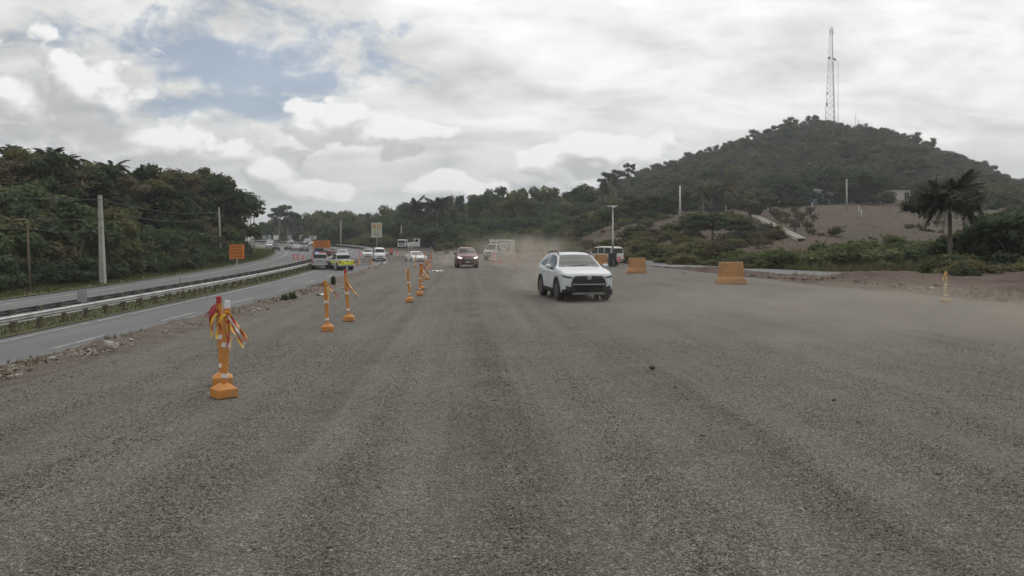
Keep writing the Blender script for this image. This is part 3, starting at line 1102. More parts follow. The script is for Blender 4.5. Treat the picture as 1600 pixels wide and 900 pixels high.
# ------------------------------------------------------------------ vegetation prototypes
def leaf_cloud(blobs, n, size, r, aspect=1.6, up=0.5, shell=0.5, elong=None):
    """n small leaf sprays spread through ellipsoids (cx,cy,cz,rx,ry,rz)"""
    B = np.array(blobs, float)
    w = (B[:, 3] * B[:, 4] * B[:, 5]) ** 0.67
    k = r.choice(len(B), n, p=w / w.sum())
    d = r.normal(size=(n, 3))
    d /= np.linalg.norm(d, axis=1)[:, None]
    rad = shell + (1 - shell) * r.random(n) ** 0.7
    rad *= r.uniform(0.75, 1.12, n)
    rad = np.where(d[:, 2] < -0.2, rad * 0.85, rad)
    P = B[k, :3] + d * rad[:, None] * B[k, 3:6]
    N_ = d * 0.7 + r.normal(size=(n, 3)) * 0.55 + np.array([0, 0, up])
    N_ /= np.linalg.norm(N_, axis=1)[:, None]
    T = np.cross(N_, r.normal(size=(n, 3)))
    T /= np.linalg.norm(T, axis=1)[:, None]
    if elong is not None:
        T = T + d * elong
        T /= np.linalg.norm(T, axis=1)[:, None]
    Bv = np.cross(N_, T)
    s = size * r.lognormal(0, 0.35, n)[:, None]
    a, b = T * s * aspect / 2, Bv * s / 2
    V = np.stack([P - a, P - a * 0.1 + b, P + a, P - a * 0.1 - b], 1).reshape(-1, 3)
    return V, np.arange(n * 4).reshape(n, 4)


def tree_mesh(kind, seed):
    """returns (trunk mesh, crown mesh); nominal height 8 m"""
    r = np.random.default_rng(seed)
    tb = MB()
    blobs = []
    if kind == 'broad':
        th = r.uniform(2.6, 3.6)
        lean = r.uniform(-.4, .4, 2)
        tb.path([(0, 0, -0.6), (0, 0, .4), (lean[0] * .5, lean[1] * .5, th * .6), (lean[0], lean[1], th)], [.26, .22, .17, .13], 7)
        nb = r.integers(11, 16)
        for i in range(nb):
            a = i * 2.4 + r.uniform(-.5, .5)
            rr = 2.5 * math.sqrt((i + .5) / nb) * r.uniform(.8, 1.2)
            zc = 6.3 - 0.27 * rr ** 2 + r.uniform(-.9, .7) - (1.5 if i % 3 == 0 else 0) - (2.4 if i % 5 == 0 else 0)
            s = r.uniform(.85, 1.35)
            c = (rr * math.cos(a) + lean[0], rr * math.sin(a) + lean[1], zc)
            blobs.append((*c, s * 1.15, s * 1.15, s * .85))
            tb.path([(lean[0], lean[1], th - .3 - .2 * (i % 3)), (c[0] * .5 + lean[0] * .5, c[1] * .5 + lean[1] * .5, th + (zc - th) * .45), (c[0], c[1], zc - .2)], [.10, .065, .025], 5)
        V, F = leaf_cloud(blobs, 5600, .215, r, shell=.32)
    elif kind == 'tall':          # tall open tree, separate pads of foliage
        tb.path([(0, 0, -.6), (.1, 0, 2.5), (-.1, .1, 5), (.05, 0, 7.2)], [.2, .16, .11, .05], 7)
        for i in range(17):
            a = i * 2.4
            zc = r.uniform(3.6, 7.7)
            rr = r.uniform(.3, 2.2) * (1.15 - .12 * abs(zc - 5.6))
            c = (rr * math.cos(a), rr * math.sin(a), zc)
            s = r.uniform(.5, .95)
            blobs.append((*c, s * 1.1, s * 1.1, s * .75))
            tb.path([(0, 0, zc - 1.1), (c[0] * .6, c[1] * .6, zc - .4), c], [.07, .05, .02], 5)
        V, F = leaf_cloud(blobs, 3200, .19, r, shell=.2)
    elif kind == 'cone':          # layered, drooping boughs
        tb.path([(0, 0, -.6), (0, 0, 4), (0, 0, 7.6)], [.2, .13, .04], 7)
        for i in range(26):
            zc = 1.4 + 6.2 * (i / 26)
            a = i * 2.4
            rr = 2.0 * (1 - (zc / 8.6)) ** .8 + .15
            c = (rr * .75 * math.cos(a), rr * .75 * math.sin(a), zc)
            blobs.append((*c, .35 + rr * .36, .35 + rr * .36, .28))
            tb.path([(0, 0, zc + .2), c], [.04, .015], 5)
        V, F = leaf_cloud(blobs, 4400, .20, r, up=.7, shell=.3)
    elif kind == 'dry':           # thin crown, bare twigs showing
        th = r.uniform(1.8, 2.8)
        tb.path([(0, 0, -.6), (0, 0, .5), (r.uniform(-.3, .3), r.uniform(-.3, .3), th)], [.2, .16, .11], 6)
        for i in range(14):
            a = i * 2.4 + r.uniform(-.4, .4)
            rr = r.uniform(.6, 2.7)
            zc = r.uniform(3.6, 7.2) - .12 * rr ** 2
            c = (rr * math.cos(a), rr * math.sin(a), zc)
            blobs.append((*c, r.uniform(.8, 1.3), r.uniform(.8, 1.3), r.uniform(.6, 1.0)))
            m_ = (c[0] * .5, c[1] * .5, th + (zc - th) * .5)
            tb.path([(0, 0, th - .2), m_, c], [.07, .045, .015], 5)
            for q in range(4):
                e = (c[0] + r.uniform(-1, 1), c[1] + r.uniform(-1, 1), zc + r.uniform(-.1, 1.0))
                tb.path([m_ if q % 2 else c, e], [.025, .008], 4)
        V, F = leaf_cloud(blobs, 4200, .125, r, aspect=3.2, shell=.12)
    elif kind == 'flat':          # wide, flat topped
        tb.path([(0, 0, -.6), (.2, 0, 1.2), (.1, .1, 2.4)], [.22, .18, .14], 7)
        for i in range(46):
            a = i * 2.4
            rr = 6.6 * math.sqrt((i + .5) / 46)
            zc = 4.5 - .045 * rr ** 2 + r.uniform(-1.1, .4)
            c = (rr * math.cos(a), rr * .7 * math.sin(a), zc)
            s = r.uniform(.8, 1.2)
            blobs.append((*c, s * 1.2, s * 1.2, s * .45))
            tb.path([(.1, .1, 2.2), (c[0] * .55, c[1] * .55, 2.6 + (zc - 2.6) * .4), c], [.09, .06, .02], 5)
        V, F = leaf_cloud(blobs, 8200, .19, r, up=.8, shell=.3)
    elif kind == 'shrub':         # nominal height 2 m
        for i in range(9):
            a = i * 2.4
            rr = 1.15 * math.sqrt((i + .3) / 9)
            zc = 1.15 - .3 * rr ** 2 + r.uniform(-.25, .35)
            blobs.append((rr * math.cos(a), rr * math.sin(a), zc, .55, .55, .5))
            blobs.append((rr * 1.15 * math.cos(a + 1), rr * 1.15 * math.sin(a + 1), .45, .5, .5, .42))
            tb.path([(0, 0, -.3), (rr * .5 * math.cos(a), rr * .5 * math.sin(a), .5), (rr * math.cos(a), rr * math.sin(a), zc)], [.035, .025, .01], 5)
        V, F = leaf_cloud(blobs, 2400, .125, r, shell=.25)
    elif kind == 'dryshrub':
        for i in range(22):
            a, q = r.uniform(0, 6.28), r.uniform(.2, 1.1)
            tb.path([(0, 0, -.2), (q * .4 * math.cos(a), q * .4 * math.sin(a), .7), (q * math.cos(a + .3), q * math.sin(a + .3), r.uniform(1.0, 2.0))], [.022, .015, .006], 4)
            blobs.append((q * math.cos(a), q * math.sin(a), r.uniform(.7, 1.7), .4, .4, .35))
        V, F = leaf_cloud(blobs, 1100, .075, r, aspect=3, shell=.1)
    return tb.mesh('trunk', True, fix=False), arr_mesh('crown', V, F)


PROTO = {}
for kind, n in (('broad', 6), ('tall', 3), ('cone', 2), ('dry', 4), ('flat', 1), ('shrub', 5), ('dryshrub', 3)):
    PROTO[kind] = [tree_mesh(kind, 100 + 17 * i + len(kind)) for i in range(n)]
NAME = {'broad': 'broadleaf_tree', 'tall': 'tall_tree', 'cone': 'layered_tree', 'dry': 'dry_tree', 'flat': 'spreading_tree', 'shrub': 'shrub', 'dryshrub': 'dry_shrub'}
CATN = {'shrub': 'shrub', 'dryshrub': 'shrub'}
CROWNS = {}


def plant(kind, x, y, h, label, group, leaf, z=None, wide=1.0, bark=None, k=None, sink=0.15):
    k = random.randrange(len(PROTO[kind])) if k is None else k
    tm, cm = PROTO[kind][k]
    nom = 2.0 if 'shrub' in kind else (5.0 if kind == 'flat' else 8.0)
    s = h / nom
    z = Zs(x, y) if z is None else z
    t = thing(NAME[kind], label, CATN.get(kind, 'tree'), (x, y, z - sink), random.uniform(0, 6.28) if kind != 'flat' else 0.0, group, (s * wide, s * wide, s))
    link('stem' if 'shrub' in kind else 'trunk', tm, bark or BARK, t)
    c = link('foliage' if 'shrub' in kind else 'crown', cm, leaf, t)
    CROWNS.setdefault((kind, k), c)
    return t


# ---- palms
def frond_mesh(seed, L=3.0, droop=1.0, n=46, w=0.72):
    r = np.random.default_rng(seed)
    m = MB()
    pts = []
    for i in range(9):
        s = i / 8
        pts.append(Vector((L * s * (1 - .12 * s * droop), 0, L * (.38 * s - .62 * droop * s * s))))
    m.path(pts, [.035 - .028 * i / 8 for i in range(9)], 4)
    for i in range(3, n):
        s = i / n
        f = s * 8
        a = pts[int(f)].lerp(pts[min(8, int(f) + 1)], f - int(f))
        ln = w * L / 3 * math.sin(math.pi * min(.97, .12 + s * .85)) * r.uniform(.8, 1.15) + .08
        for sd in (-1, 1):
            tip = a + Vector((ln * .55, sd * ln * .8, -ln * r.uniform(.25, .7)))
            b = .05 * L / 3 + .02
            m.add([a + Vector((-b, 0, .01)), a + Vector((b, 0, .01)), tip], [(0, 1, 2)])
    return m.mesh('frond', fix=False)


FROND = [frond_mesh(k, 3.0, dr) for k, dr in enumerate((0.55, 0.9, 1.25, 1.6))]
PALM_TRUNK = MB().path([(0, 0, -.6), (0, 0, .3), (.03, 0, 3), (0, 0, 6), (.02, 0, 7.0), (0, 0, 7.6)], [.26, .22, .17, .15, .11, .06], 10).mesh('trunk', True, fix=False)


def palm(x, y, h, label, group, leaf=None, crown=1.0, n=18, z=None, bark=None, hang=0.0):
    z = Zs(x, y) if z is None else z
    t = thing('palm_tree', label, 'palm', (x, y, z), random.uniform(0, 6), group)
    link('trunk', PALM_TRUNK, bark or BARK_PALE, t, scale=(crown, crown, h / 8.2))
    top = h * 7.5 / 8.2
    for i in range(n):
        a = i * 2.399
        lev = i / n                                  # early ones upright, late ones hanging
        k = min(3, int(lev * 4 + hang))
        link('frond', FROND[k], leaf or L_PALM, t, (0, 0, top + .1 - .25 * lev), (random.uniform(-.35, .35), -R(50 * (1 - lev) - 14 + random.uniform(-14, 14)), a + random.uniform(-.3, .3)), crown * random.uniform(.62, 1.12))
    return t


# ---- wooded bank on the left of the highway
LG = 'trees on the wooded bank left of the highway'


def left_place(px, o_):
    w = 'left of the wooden pole' if px < 40 else 'between the wooden and the concrete pole' if px < 155 else 'just right of the concrete pole' if px < 230 else 'left of the grey pole' if px < 340 else 'above the orange sign'
    return w + (', front row' if o_ < 29.5 else ', middle rows' if o_ < 41 else ', upper rows')


cells = []
for oo in np.arange(25.2, 66, 3.3):
    for tt in np.arange(34, 150, 3.6 + (oo - 22) * .05):
        cells.append((oo, tt))
cnt = 0
for (oo, tt) in cells:
    o_ = oo + random.uniform(-1.2, 1.4)
    t_ = tt + random.uniform(-1.6, 1.6)
    x, y = hw(t_, o_)
    x, y = float(x), float(y)
    px = 800 + 1200 * x / y
    if px > 366 or px < -40 or y < 28:
        continue
    if oo > 45 and random.random() < .30:
        continue
    hmax = 6.6 + 1.4 * math.sin(t_ * .11) + random.uniform(-1.1, 1.3)
    front = oo < 30
    rnd = random.random()
    pl_ = left_place(px, o_)
    db = .46 if 30 < oo < 48 and px < 330 else .14
    if rnd < db:
        kind, leaf, lb = 'dry', random.choice((L_BROWN, L_BROWN, L_OLIVE)), 'brownish half bare tree ' + pl_
    elif rnd < db + .2:
        kind, leaf, lb = 'broad', L_OLIVE, 'olive green rounded tree ' + pl_
    elif rnd < .72:
        kind, leaf, lb = 'broad', L_MID, 'mid green leafy tree ' + pl_
    else:
        kind, leaf, lb = 'broad', L_DARK, 'dark green dense tree ' + pl_
    plant(kind, x, y, hmax, lb, LG, leaf, wide=random.uniform(.9, 1.2), sink=(.24 if front else .12) * hmax if kind == 'broad' else .8)
    cnt += 1
for k, (px, py, d) in enumerate(((4, 226, 78), (24, 230, 84), (48, 236, 82), (70, 238, 80), (96, 243, 84), (118, 250, 88), (140, 258, 90), (164, 258, 90), (188, 264, 92), (214, 262, 96), (236, 268, 98), (258, 276, 100), (280, 268, 104), (296, 264, 110), (331, 258, 122))):
    x, y = atd(px, d)
    top = zat(py, d)
    plant('broad' if k % 4 else 'dry', x, y, 7.5, ('dark' if k % 2 else 'olive') + ' tree in the topmost row ' + left_place(px, 50).split(',')[0], LG, (L_OLIVE, L_DARK)[k % 2] if k % 4 else L_BROWN, z=top - 6.8, wide=1.25)
# named trees of that bank: the layered one beside the pole, the skyline ones, the end of the wood
x, y = atd(104, 67)
plant('cone', x, y, 7.2, 'bright green layered tree with drooping boughs left of the concrete pole', None, L_MID, wide=1.15, k=0)
for (px, py, d, h, kind, leaf, lb) in (
        (310, 252, 118, 11.0, 'broad', L_DARK, 'tall rounded dark tree on the skyline at the right part of the left wood'),
        (350, 264, 126, 9.6, 'broad', L_DARK, 'rounded tree stepping down at the right end of the left wood'),
        (366, 288, 131, 9.6, 'broad', L_MID, 'last leafy tree at the right edge of the left wood above the orange sign'),
        (243, 246, 100, 9.0, 'broad', L_DARK, 'spiky tree sticking up in the middle of the left wood skyline'),
        (205, 252, 98, 8.0, 'broad', L_DARK, 'dark bushy tree on the skyline just left of the spiky one'),
        (270, 265, 104, 8.4, 'broad', L_DARK, 'dark tree on the skyline right of the spiky one'),
        (125, 244, 92, 6.5, 'dry', L_DARK, 'thin dark tree on the skyline between the two palm clusters'),
        (20, 232, 80, 7.0, 'dry', L_BROWN, 'brown twiggy tree on the skyline at the far left')):
    x, y = atd(px, d)
    top = zat(py, d)
    zz_ = Zs(x, y)
    plant(kind, x, y, max(h, top - zz_), lb, None, leaf, z=min(zz_, top - h) + .15)
for (px, py, d, lb) in ((52, 222, 84, 'shaggy palm on the left skyline, leftmost of its cluster'), (76, 215, 86, 'tallest shaggy palm on the left skyline'),
                        (98, 222, 86, 'shaggy palm on the left skyline, rightmost of its cluster'), (152, 236, 94, 'palm on the left skyline, left one of the close pair'), (176, 236, 95, 'palm on the left skyline, right one of the close pair')):
    x, y = atd(px, d)
    zz_ = Zs(x, y)
    palm(x, y, zat(py, d) - zz_ - 1.5, lb, 'palms on the left skyline', crown=.82, n=56, hang=1.1)
# low growth along the foot of the wood
for i in range(76):
    t_ = 36 + i * 1.48 + random.uniform(-1, 1)
    o_ = random.uniform(22.0, 25.0)
    x, y = (float(q) for q in hw(t_, o_))
    if 800 + 1200 * x / y > 366:
        continue
    dry = random.random() < (.65 if t_ < 66 else .2)
    plant('dryshrub' if dry else 'shrub', x, y, random.uniform(1.2, 2.6), ('dry brown brush ' if dry else 'low green shrub ') + left_place(800 + 1200 * x / y, 22).split(',')[0] + ', at the verge', 'brush at the foot of the left wood',
          L_BROWN if dry else random.choice((L_DARK, L_MID)), wide=random.uniform(1.0, 1.5))

# ---- belt of trees beyond the bend and the works
BG = 'trees in the belt beyond the works'
SKY = ([395, 410, 425, 440, 455, 470, 490, 510, 540, 570, 585, 600, 630, 660, 700, 720, 740, 780, 830, 880, 905, 930, 960, 1000], [352, 344, 340, 338, 340, 333, 328, 326, 330, 332, 331, 320, 316, 312, 304, 302, 296, 292, 291, 292, 287, 290, 282, 270])
cnt2 = 0
for row, (d0, d1, n, frac) in enumerate(((300, 330, 18, 1.0), (252, 285, 34, .97), (222, 250, 40, .74), (196, 218, 34, .50), (168, 192, 24, .32))):
    for i in range(n):
        d = random.uniform(d0, d1)
        px = 398 + (960 - 398) * (i + random.uniform(.1, .9)) / n
        if row == 0:
            px = 396 + 190 * (i + .5) / n
        if row >= 3:
            px = 600 + (900 - 600) * (i + random.uniform(.1, .9)) / n if row == 3 else 670 + 210 * (i + random.uniform(.1, .9)) / n
        x, y = atd(px, d)
        o_, t_ = off(np.array([x]), np.array([y]))
        if o_[0] > -3.5 or (606 < px < 694 and d < 210) or (568 < px < 608 and d < 222):
            continue
        zg = Zs(x, y)
        sk = float(np.interp(px, *SKY))
        top = zat(384 - (384 - sk) * frac + random.uniform(-2, 5), d)
        h = top - zg
        if h < 3:
            h = random.uniform(3, 4.5)
        hh = min(h / (.72 if row else .9), 19)
        rnd = random.random()
        far = ('above the queue of cars' if px < 520 else 'around the information sign' if px < 620 else 'above the two white trucks' if px < 690 else 'behind the maroon suv' if px < 760 else 'behind the white box truck' if px < 830 else 'left of the street lamp') + (', back row' if d > 240 else ', front row')
        if rnd < (.55 if 715 < px < 880 and row in (1, 2) else .16):
            kind, leaf, lb = 'broad', (L_BUSH if 715 < px < 880 else L_OLIVE), 'olive tree beyond the works %s' % far
        elif rnd < .5:
            kind, leaf, lb = 'broad', L_MID, 'green leafy tree beyond the works %s' % far
        elif rnd < .60:
            kind, leaf, lb = 'dry', L_GREY, 'greyish thin tree beyond the works %s' % far
        else:
            kind, leaf, lb = 'broad', L_DARK, 'dark leafy tree beyond the works %s' % far
        plant(kind, x, y, hh, lb, BG, leaf, z=max(zg, top - hh * (.72 if row else .9)), sink=.2 * hh if row else .15, wide=random.uniform(.95, 1.3) * min(1.3, 9 / hh + .2), bark=BARK_PALE if random.random() < .3 else BARK)
        cnt2 += 1
for (px, py, d, h, kind, leaf, lb) in (
        (437, 321, 285, 16, 'tall', L_DARK, 'left one of two tall open crowned trees standing above the far bend'),
        (449, 320, 288, 16, 'tall', L_DARK, 'right one of two tall open crowned trees standing above the far bend'),
        (416, 341, 300, 9, 'broad', L_DARK, 'small pointed tree at the left end of the far tree belt'),
        (705, 342, 172, 8.5, 'broad', L_DARK, 'big round dark tree directly behind the maroon suv'),
        (815, 292, 226, 15, 'broad', L_BUSH, 'broad yellowish green tree at the top of the belt above the white suv'),
        (758, 292, 236, 15, 'broad', L_DARK, 'dark flat topped tree on the skyline right of the palm pair'),
        (908, 283, 236, 12, 'broad', L_DARK, 'dark rounded tree where the tree belt meets the hill'),
        (946, 268, 250, 12, 'tall', L_DARK, 'dark open tree on the lower skyline of the hill, left of the thin one'),
        (962, 264, 255, 11, 'tall', L_GREY, 'thin see through tree on the lower skyline of the hill'),
        (983, 253, 262, 9, 'tall', L_DARK, 'lone upright tree on the lower skyline of the hill')):
    x, y = atd(px, d)
    top, zg = zat(py, d), Zs(x, y)
    plant(kind, x, y, min(h, top - zg) if top - zg > 3 else h, lb, None, leaf, z=max(zg, top - h), bark=BARK_PALE)
for (px, py, d, lb) in ((648, 308, 225, 'palm with spread fronds on the skyline, left one above the tree belt'), (683, 304, 222, 'fuller palm on the skyline, right one above the tree belt')):
    x, y = atd(px, d)
    palm(x, y, zat(py, d) - Zs(x, y) - 2.2, lb, 'palms above the tree belt', crown=1.6, n=34)

# ---- hillside on the right: trees one can tell apart
HG = 'trees on the right hillside'
for i in range(36):                                    # wood behind the crest of the field
    px = 880 + 330 * (i + random.random()) / 36
    d = random.uniform(158, 228)
    x, y = atd(px, d)
    plant(random.choice(('broad', 'broad', 'dry')), x, y, random.uniform(5, 8), 'mid sized tree behind the field crest, ' + ('left of the street lamp' if px < 955 else 'between the street lamp and the white pole' if px < 1062 else 'around the withered palms' if px < 1150 else 'above the chute'), 'trees behind the brown field', random.choice((L_DARK, L_MID, L_GREY)), wide=1.2, sink=1.2)
for (px, d, h, leaf, lb, wd) in (
(1232, 206, 11.5, L_DARK, 'dark round tree just left of the blue house', 1.15), (1258, 222, 13, L_DARK, 'dark tree rising behind the blue house', 1.2), (1262, 201, 6.5, L_DARK, 'dark tree hiding the gable of the blue house', 1.1), (1250, 202, 6.0, L_DARK, 'low dark tree in front of the left end of the blue house', 1.2), (1286, 203, 5.2, L_DARK, 'low dark tree in front of the middle of the blue house', 1.1), (1312, 203, 5.5, L_DARK, 'low dark tree in front of the right end of the pale blue annex', 1.2),
        (1302, 224, 13.5, L_DARK, 'dark tree above the right part of the blue house', 1.2), (1345, 202, 11.5, L_DARK, 'large dark tree right of the pole on the field crest', 1.25), (1322, 202, 8, L_DARK, 'dark tree directly behind the grey pole on the field crest', 1.2),
        (1368, 204, 11.0, L_DARK, 'large dark tree just left of the pale hut', 1.15), (1332, 226, 14, L_DARK, 'tall dark tree behind the pole on the field crest', 1.2), (1280, 226, 13, L_DARK, 'tall dark tree in the middle above the blue house', 1.2),
        (1438, 228, 8.5, L_GREY, 'greyish tree right of the pale hut', 1.2), (1400, 250, 9, L_GREY, 'greyish tree uphill of the pale hut', 1.3), (1420, 240, 9, L_GREY, 'greyish tree behind the pale hut', 1.3), (1385, 236, 9, L_MID, 'green tree behind the left end of the pale hut', 1.2), (1460, 236, 9, L_GREY, 'second greyish tree right of the pale hut', 1.3),
        (1040, 164, 6.5, L_DARK, 'dark oval tree left of the pole on the brown field crest', .85), (1185, 146, 7.2, L_GREY, 'tree with a bare dark trunk beside the top of the concrete chute', 1.15),
        (1450, 215, 6, L_MID, 'small tree at the right end of the brown field', 1.1), (1520, 190, 7, L_GREY, 'grey green tree on the slope behind the big palm', 1.2),
        (1575, 170, 8, L_DARK, 'dark tree on the slope at the right picture edge', 1.2), (1480, 225, 7.5, L_GREY, 'grey tree uphill of the big palm', 1.2), (1620, 150, 8, L_GREY, 'grey tree beyond the right picture edge brush', 1.2)):
    x, y = atd(px, d)
    plant('broad', x, y, h, lb, HG, leaf, wide=wd, sink=h * .2)
for (px, d, h, lb) in ((1098, 178, 5.5, 'withered palm with hanging straw fronds, leftmost of three behind the field'), (1112, 180, 5.8, 'withered palm with hanging straw fronds, middle of three behind the field'), (1134, 178, 5.6, 'withered palm with hanging straw fronds, rightmost of three behind the field')):
    x, y = atd(px, d)
    palm(x, y, h, lb, 'withered palms behind the field', leaf=L_DRYPALM, crown=1.1, n=18, hang=1.2)
x, y = atd(1112, 98)
plant('flat', x, y, zat(335, 98) - Zs(x, y) + .4, 'wide flat topped tree on the slope below the brown field crest', None, L_DARK, wide=.95)
# foot of the slope
SGP = 'shrubs along the foot of the right slope'
for i in range(74):
    if random.random() < .12:
        continue
    px = 955 + (1530 - 955) * (i % 37 + random.random()) / 37
    d = (63 if px > 1150 else 74) + random.uniform(-1.5, 3) + (7 if i >= 37 else 0) + (12 * max(0, (1100 - px)) / 150)
    x, y = atd(px, d)
    h = random.uniform(.9, 2.9) * (1.0 if 1230 < px < 1470 else .75)
    leaf = random.choice((L_BUSH, L_BUSH, L_PALE, L_MID)) if px > 1180 else random.choice((L_BUSH, L_OLIVE, L_PALE))
    plant('shrub', x, y, h, 'leafy green shrub at the foot of the slope ' + ('right of the stop sign' if px < 1050 else 'left of the nearest barrier' if px < 1110 else 'behind the nearest barrier' if px < 1180 else 'below the chute' if px < 1280 else 'below the blue house' if px < 1370 else 'below the pale hut' if px < 1450 else 'beside the big palm') + (', front' if i < 37 else ', back'), SGP, leaf, wide=random.uniform(1.1, 1.6))
for (px, d, h, lb) in ((995, 112, 2.2, 'dark green shrub on the open slope right of the street lamp'), (1010, 140, 2.4, 'small dark shrub high on the brown slope')):
    x, y = atd(px, d)
    plant('shrub', x, y, h, lb, None, L_DARK, wide=1.4)
for i in range(22):
    px, d = random.uniform(1195, 1272), random.uniform(104, 142)
    x, y = atd(px, d)
    if abs((384 - (Zs(x, y) - H) * 1200 / d) - (337 + (px - 1178) * .527)) < 11:
        continue
    plant('dryshrub', x, y, random.uniform(.8, 1.9), 'leafless brown shrub on the slope right of the concrete chute', 'leafless shrubs beside the chute', random.choice((L_GREY, L_BROWN)), wide=1.0)
for i in range(40):
    px, d = random.uniform(870, 1190), random.uniform(88, 140)
    x, y = atd(px, d)
    if px > 1150 and Zs(x, y) > 6:
        continue
    plant('dryshrub', x, y, random.uniform(.8, 1.7), 'low dry weed bush on the brown slope ' + ('left of the street lamp' if px < 955 else 'just right of the street lamp' if px < 1020 else 'left of the flat topped tree' if px < 1062 else 'around the flat topped tree' if px < 1150 else 'left of the chute') + (', low down' if d < 112 else ', high up'), 'dry weeds on the slope', random.choice((L_BROWN, L_GREY, L_OLIVE)), wide=1.4)
# dark thicket and brush at the right edge
for (px, d, h, kind, leaf, lb) in ((1530, 50, 5.0, 'broad', L_DARK, 'dark thicket tree right of the big palm trunk'), (1575, 47, 5.6, 'broad', L_DARK, 'dark thicket tree at the right edge, front one'), (1610, 52, 6.6, 'broad', L_DARK, 'dark thicket tree at the right edge, back one'),
                                   (1555, 58, 6.0, 'broad', L_MID, 'green thicket tree between the big palm and the right edge'), (1500, 56, 3.0, 'broad', L_MID, 'green thicket tree behind the big palm trunk'), (1640, 46, 6, 'broad', L_DARK, 'dark thicket tree half outside the right edge')):
    x, y = atd(px, d)
    plant(kind, x, y, h, lb, None, leaf, wide=1.35, sink=h * .22)
for i in range(26):
    px, d = random.uniform(1490, 1660), random.uniform(37, 45)
    x, y = atd(px, d)
    plant(random.choice(('shrub', 'dryshrub', 'dryshrub')), x, y, random.uniform(.6, 1.25), 'weedy low shrub on the mound below the dark thicket', 'weeds below the thicket', random.choice((L_OLIVE, L_BROWN, L_DARK)), wide=1.5, z=Zs(x, y) + .35)
x, y = atd(1484, 47)
pl = palm(x, y, zat(303, 47) - Zs(x, y), 'big shaggy palm with a dark drooping crown standing right of the brown field', None, crown=.80, n=64, hang=.5, bark=BARK)
r_ = np.random.default_rng(77)
V_, F_ = leaf_cloud([(1.15 * math.cos(a_) * q_, 1.15 * math.sin(a_) * q_, zz2, .85, .85, .45) for a_, q_, zz2 in ((0, 0, .75), (.3, 1, .25), (1.5, .9, .4), (2.7, 1.15, .2), (4.0, 1, .35), (5.2, 1.1, .15), (1.0, 1.7, -.25), (3.4, 1.7, -.3), (5.0, 1.65, -.35), (2.2, 1.7, -.2))], 4600, .10, r_, aspect=6, up=.9, shell=.2, elong=.8)
link('crown', arr_mesh('crown', V_, F_), L_PALM, pl, (0, 0, (zat(303, 47) - Zs(*atd(1484, 47))) * 7.5 / 8.2))
for px, d, h, lb in ((1468, 48, 1.5, 'bush left of the foot of the big palm'), (1497, 48.5, 1.9, 'bush right of the foot of the big palm'), (1486, 45.5, 1.1, 'low bush in front of the big palm trunk')):
    x, y = atd(px, d)
    plant('shrub', x, y, h, lb, None, L_BUSH, wide=1.2)
# plants in the rubble strip
for (px, py, h, lb) in ((521, 446, .55, 'dark upright weed in the rubble strip behind the leaning orange post'), (445, 470, .30, 'small green weed in the rubble strip, left of a pair'), (457, 468, .34, 'small green weed in the rubble strip, right of a pair')):
    x, y = gw(px, py)
    plant('shrub', x, y, h, lb, None, L_DARK if px > 500 else L_MID, wide=.30 if px > 500 else .6, z=Zs(x, y) + .05, sink=.05)

# ---- the hill's woodland: one mass of crowns
def woodland(name, P, S, K_, protos):
    me = bpy.data.meshes.new(name)
    me.vertices.add(len(P))
    me.vertices.foreach_set('co', np.asarray(P, np.float32).ravel())
    for nm, val, tp in (('siz', S, 'FLOAT'), ('kin', K_.astype(np.float32), 'FLOAT')):
        at = me.attributes.new(nm, tp, 'POINT')
        at.data.foreach_set('value', np.asarray(val, np.float32))
    o = bpy.data.objects.new(name, me)
    COL.objects.link(o)
    ng = bpy.data.node_groups.new(name, 'GeometryNodeTree')
    ng.interface.new_socket('Geometry', in_out='INPUT', socket_type='NodeSocketGeometry')
    ng.interface.new_socket('Geometry', in_out='OUTPUT', socket_type='NodeSocketGeometry')
    n, l = ng.nodes, ng.links
    gi, go, join = n.new('NodeGroupInput'), n.new('NodeGroupOutput'), n.new('GeometryNodeJoinGeometry')
    a = {}
    for nm in ('siz', 'kin'):
        a[nm] = n.new('GeometryNodeInputNamedAttribute')
        a[nm].data_type = 'FLOAT'
        a[nm].inputs['Name'].default_value = nm
    for k, (ob, m) in enumerate(protos):
        oi = n.new('GeometryNodeObjectInfo')
        oi.inputs['Object'].default_value = ob
        oi.inputs['As Instance'].default_value = False
        oi.transform_space = 'ORIGINAL'
        sm = n.new('GeometryNodeSetMaterial')
        sm.inputs['Material'].default_value = m
        l.new(oi.outputs['Geometry'], sm.inputs['Geometry'])
        ip = n.new('GeometryNodeInstanceOnPoints')
        l.new(gi.outputs[0], ip.inputs['Points'])
        cp = n.new('FunctionNodeCompare')
        cp.data_type = 'FLOAT'
        cp.operation = 'EQUAL'
        l.new(a['kin'].outputs[0], cp.inputs[0])
        cp.inputs[1].default_value = float(k)
        l.new(cp.outputs[0], ip.inputs['Selection'])
        l.new(sm.outputs[0], ip.inputs['Instance'])
        rv = n.new('FunctionNodeRandomValue')
        rv.data_type = 'FLOAT_VECTOR'
        rv.inputs['Min'].default_value = (0, 0, 0)
        rv.inputs['Max'].default_value = (0, 0, 6.283)
        l.new(rv.outputs[0], ip.inputs['Rotation'])
        l.new(a['siz'].outputs[0], ip.inputs['Scale'])
        l.new(ip.outputs[0], join.inputs[0])
    l.new(join.outputs[0], go.inputs[0])
    md = o.modifiers.new('scatter', 'NODES')
    md.node_group = ng
    return tag(o, kind='stuff')


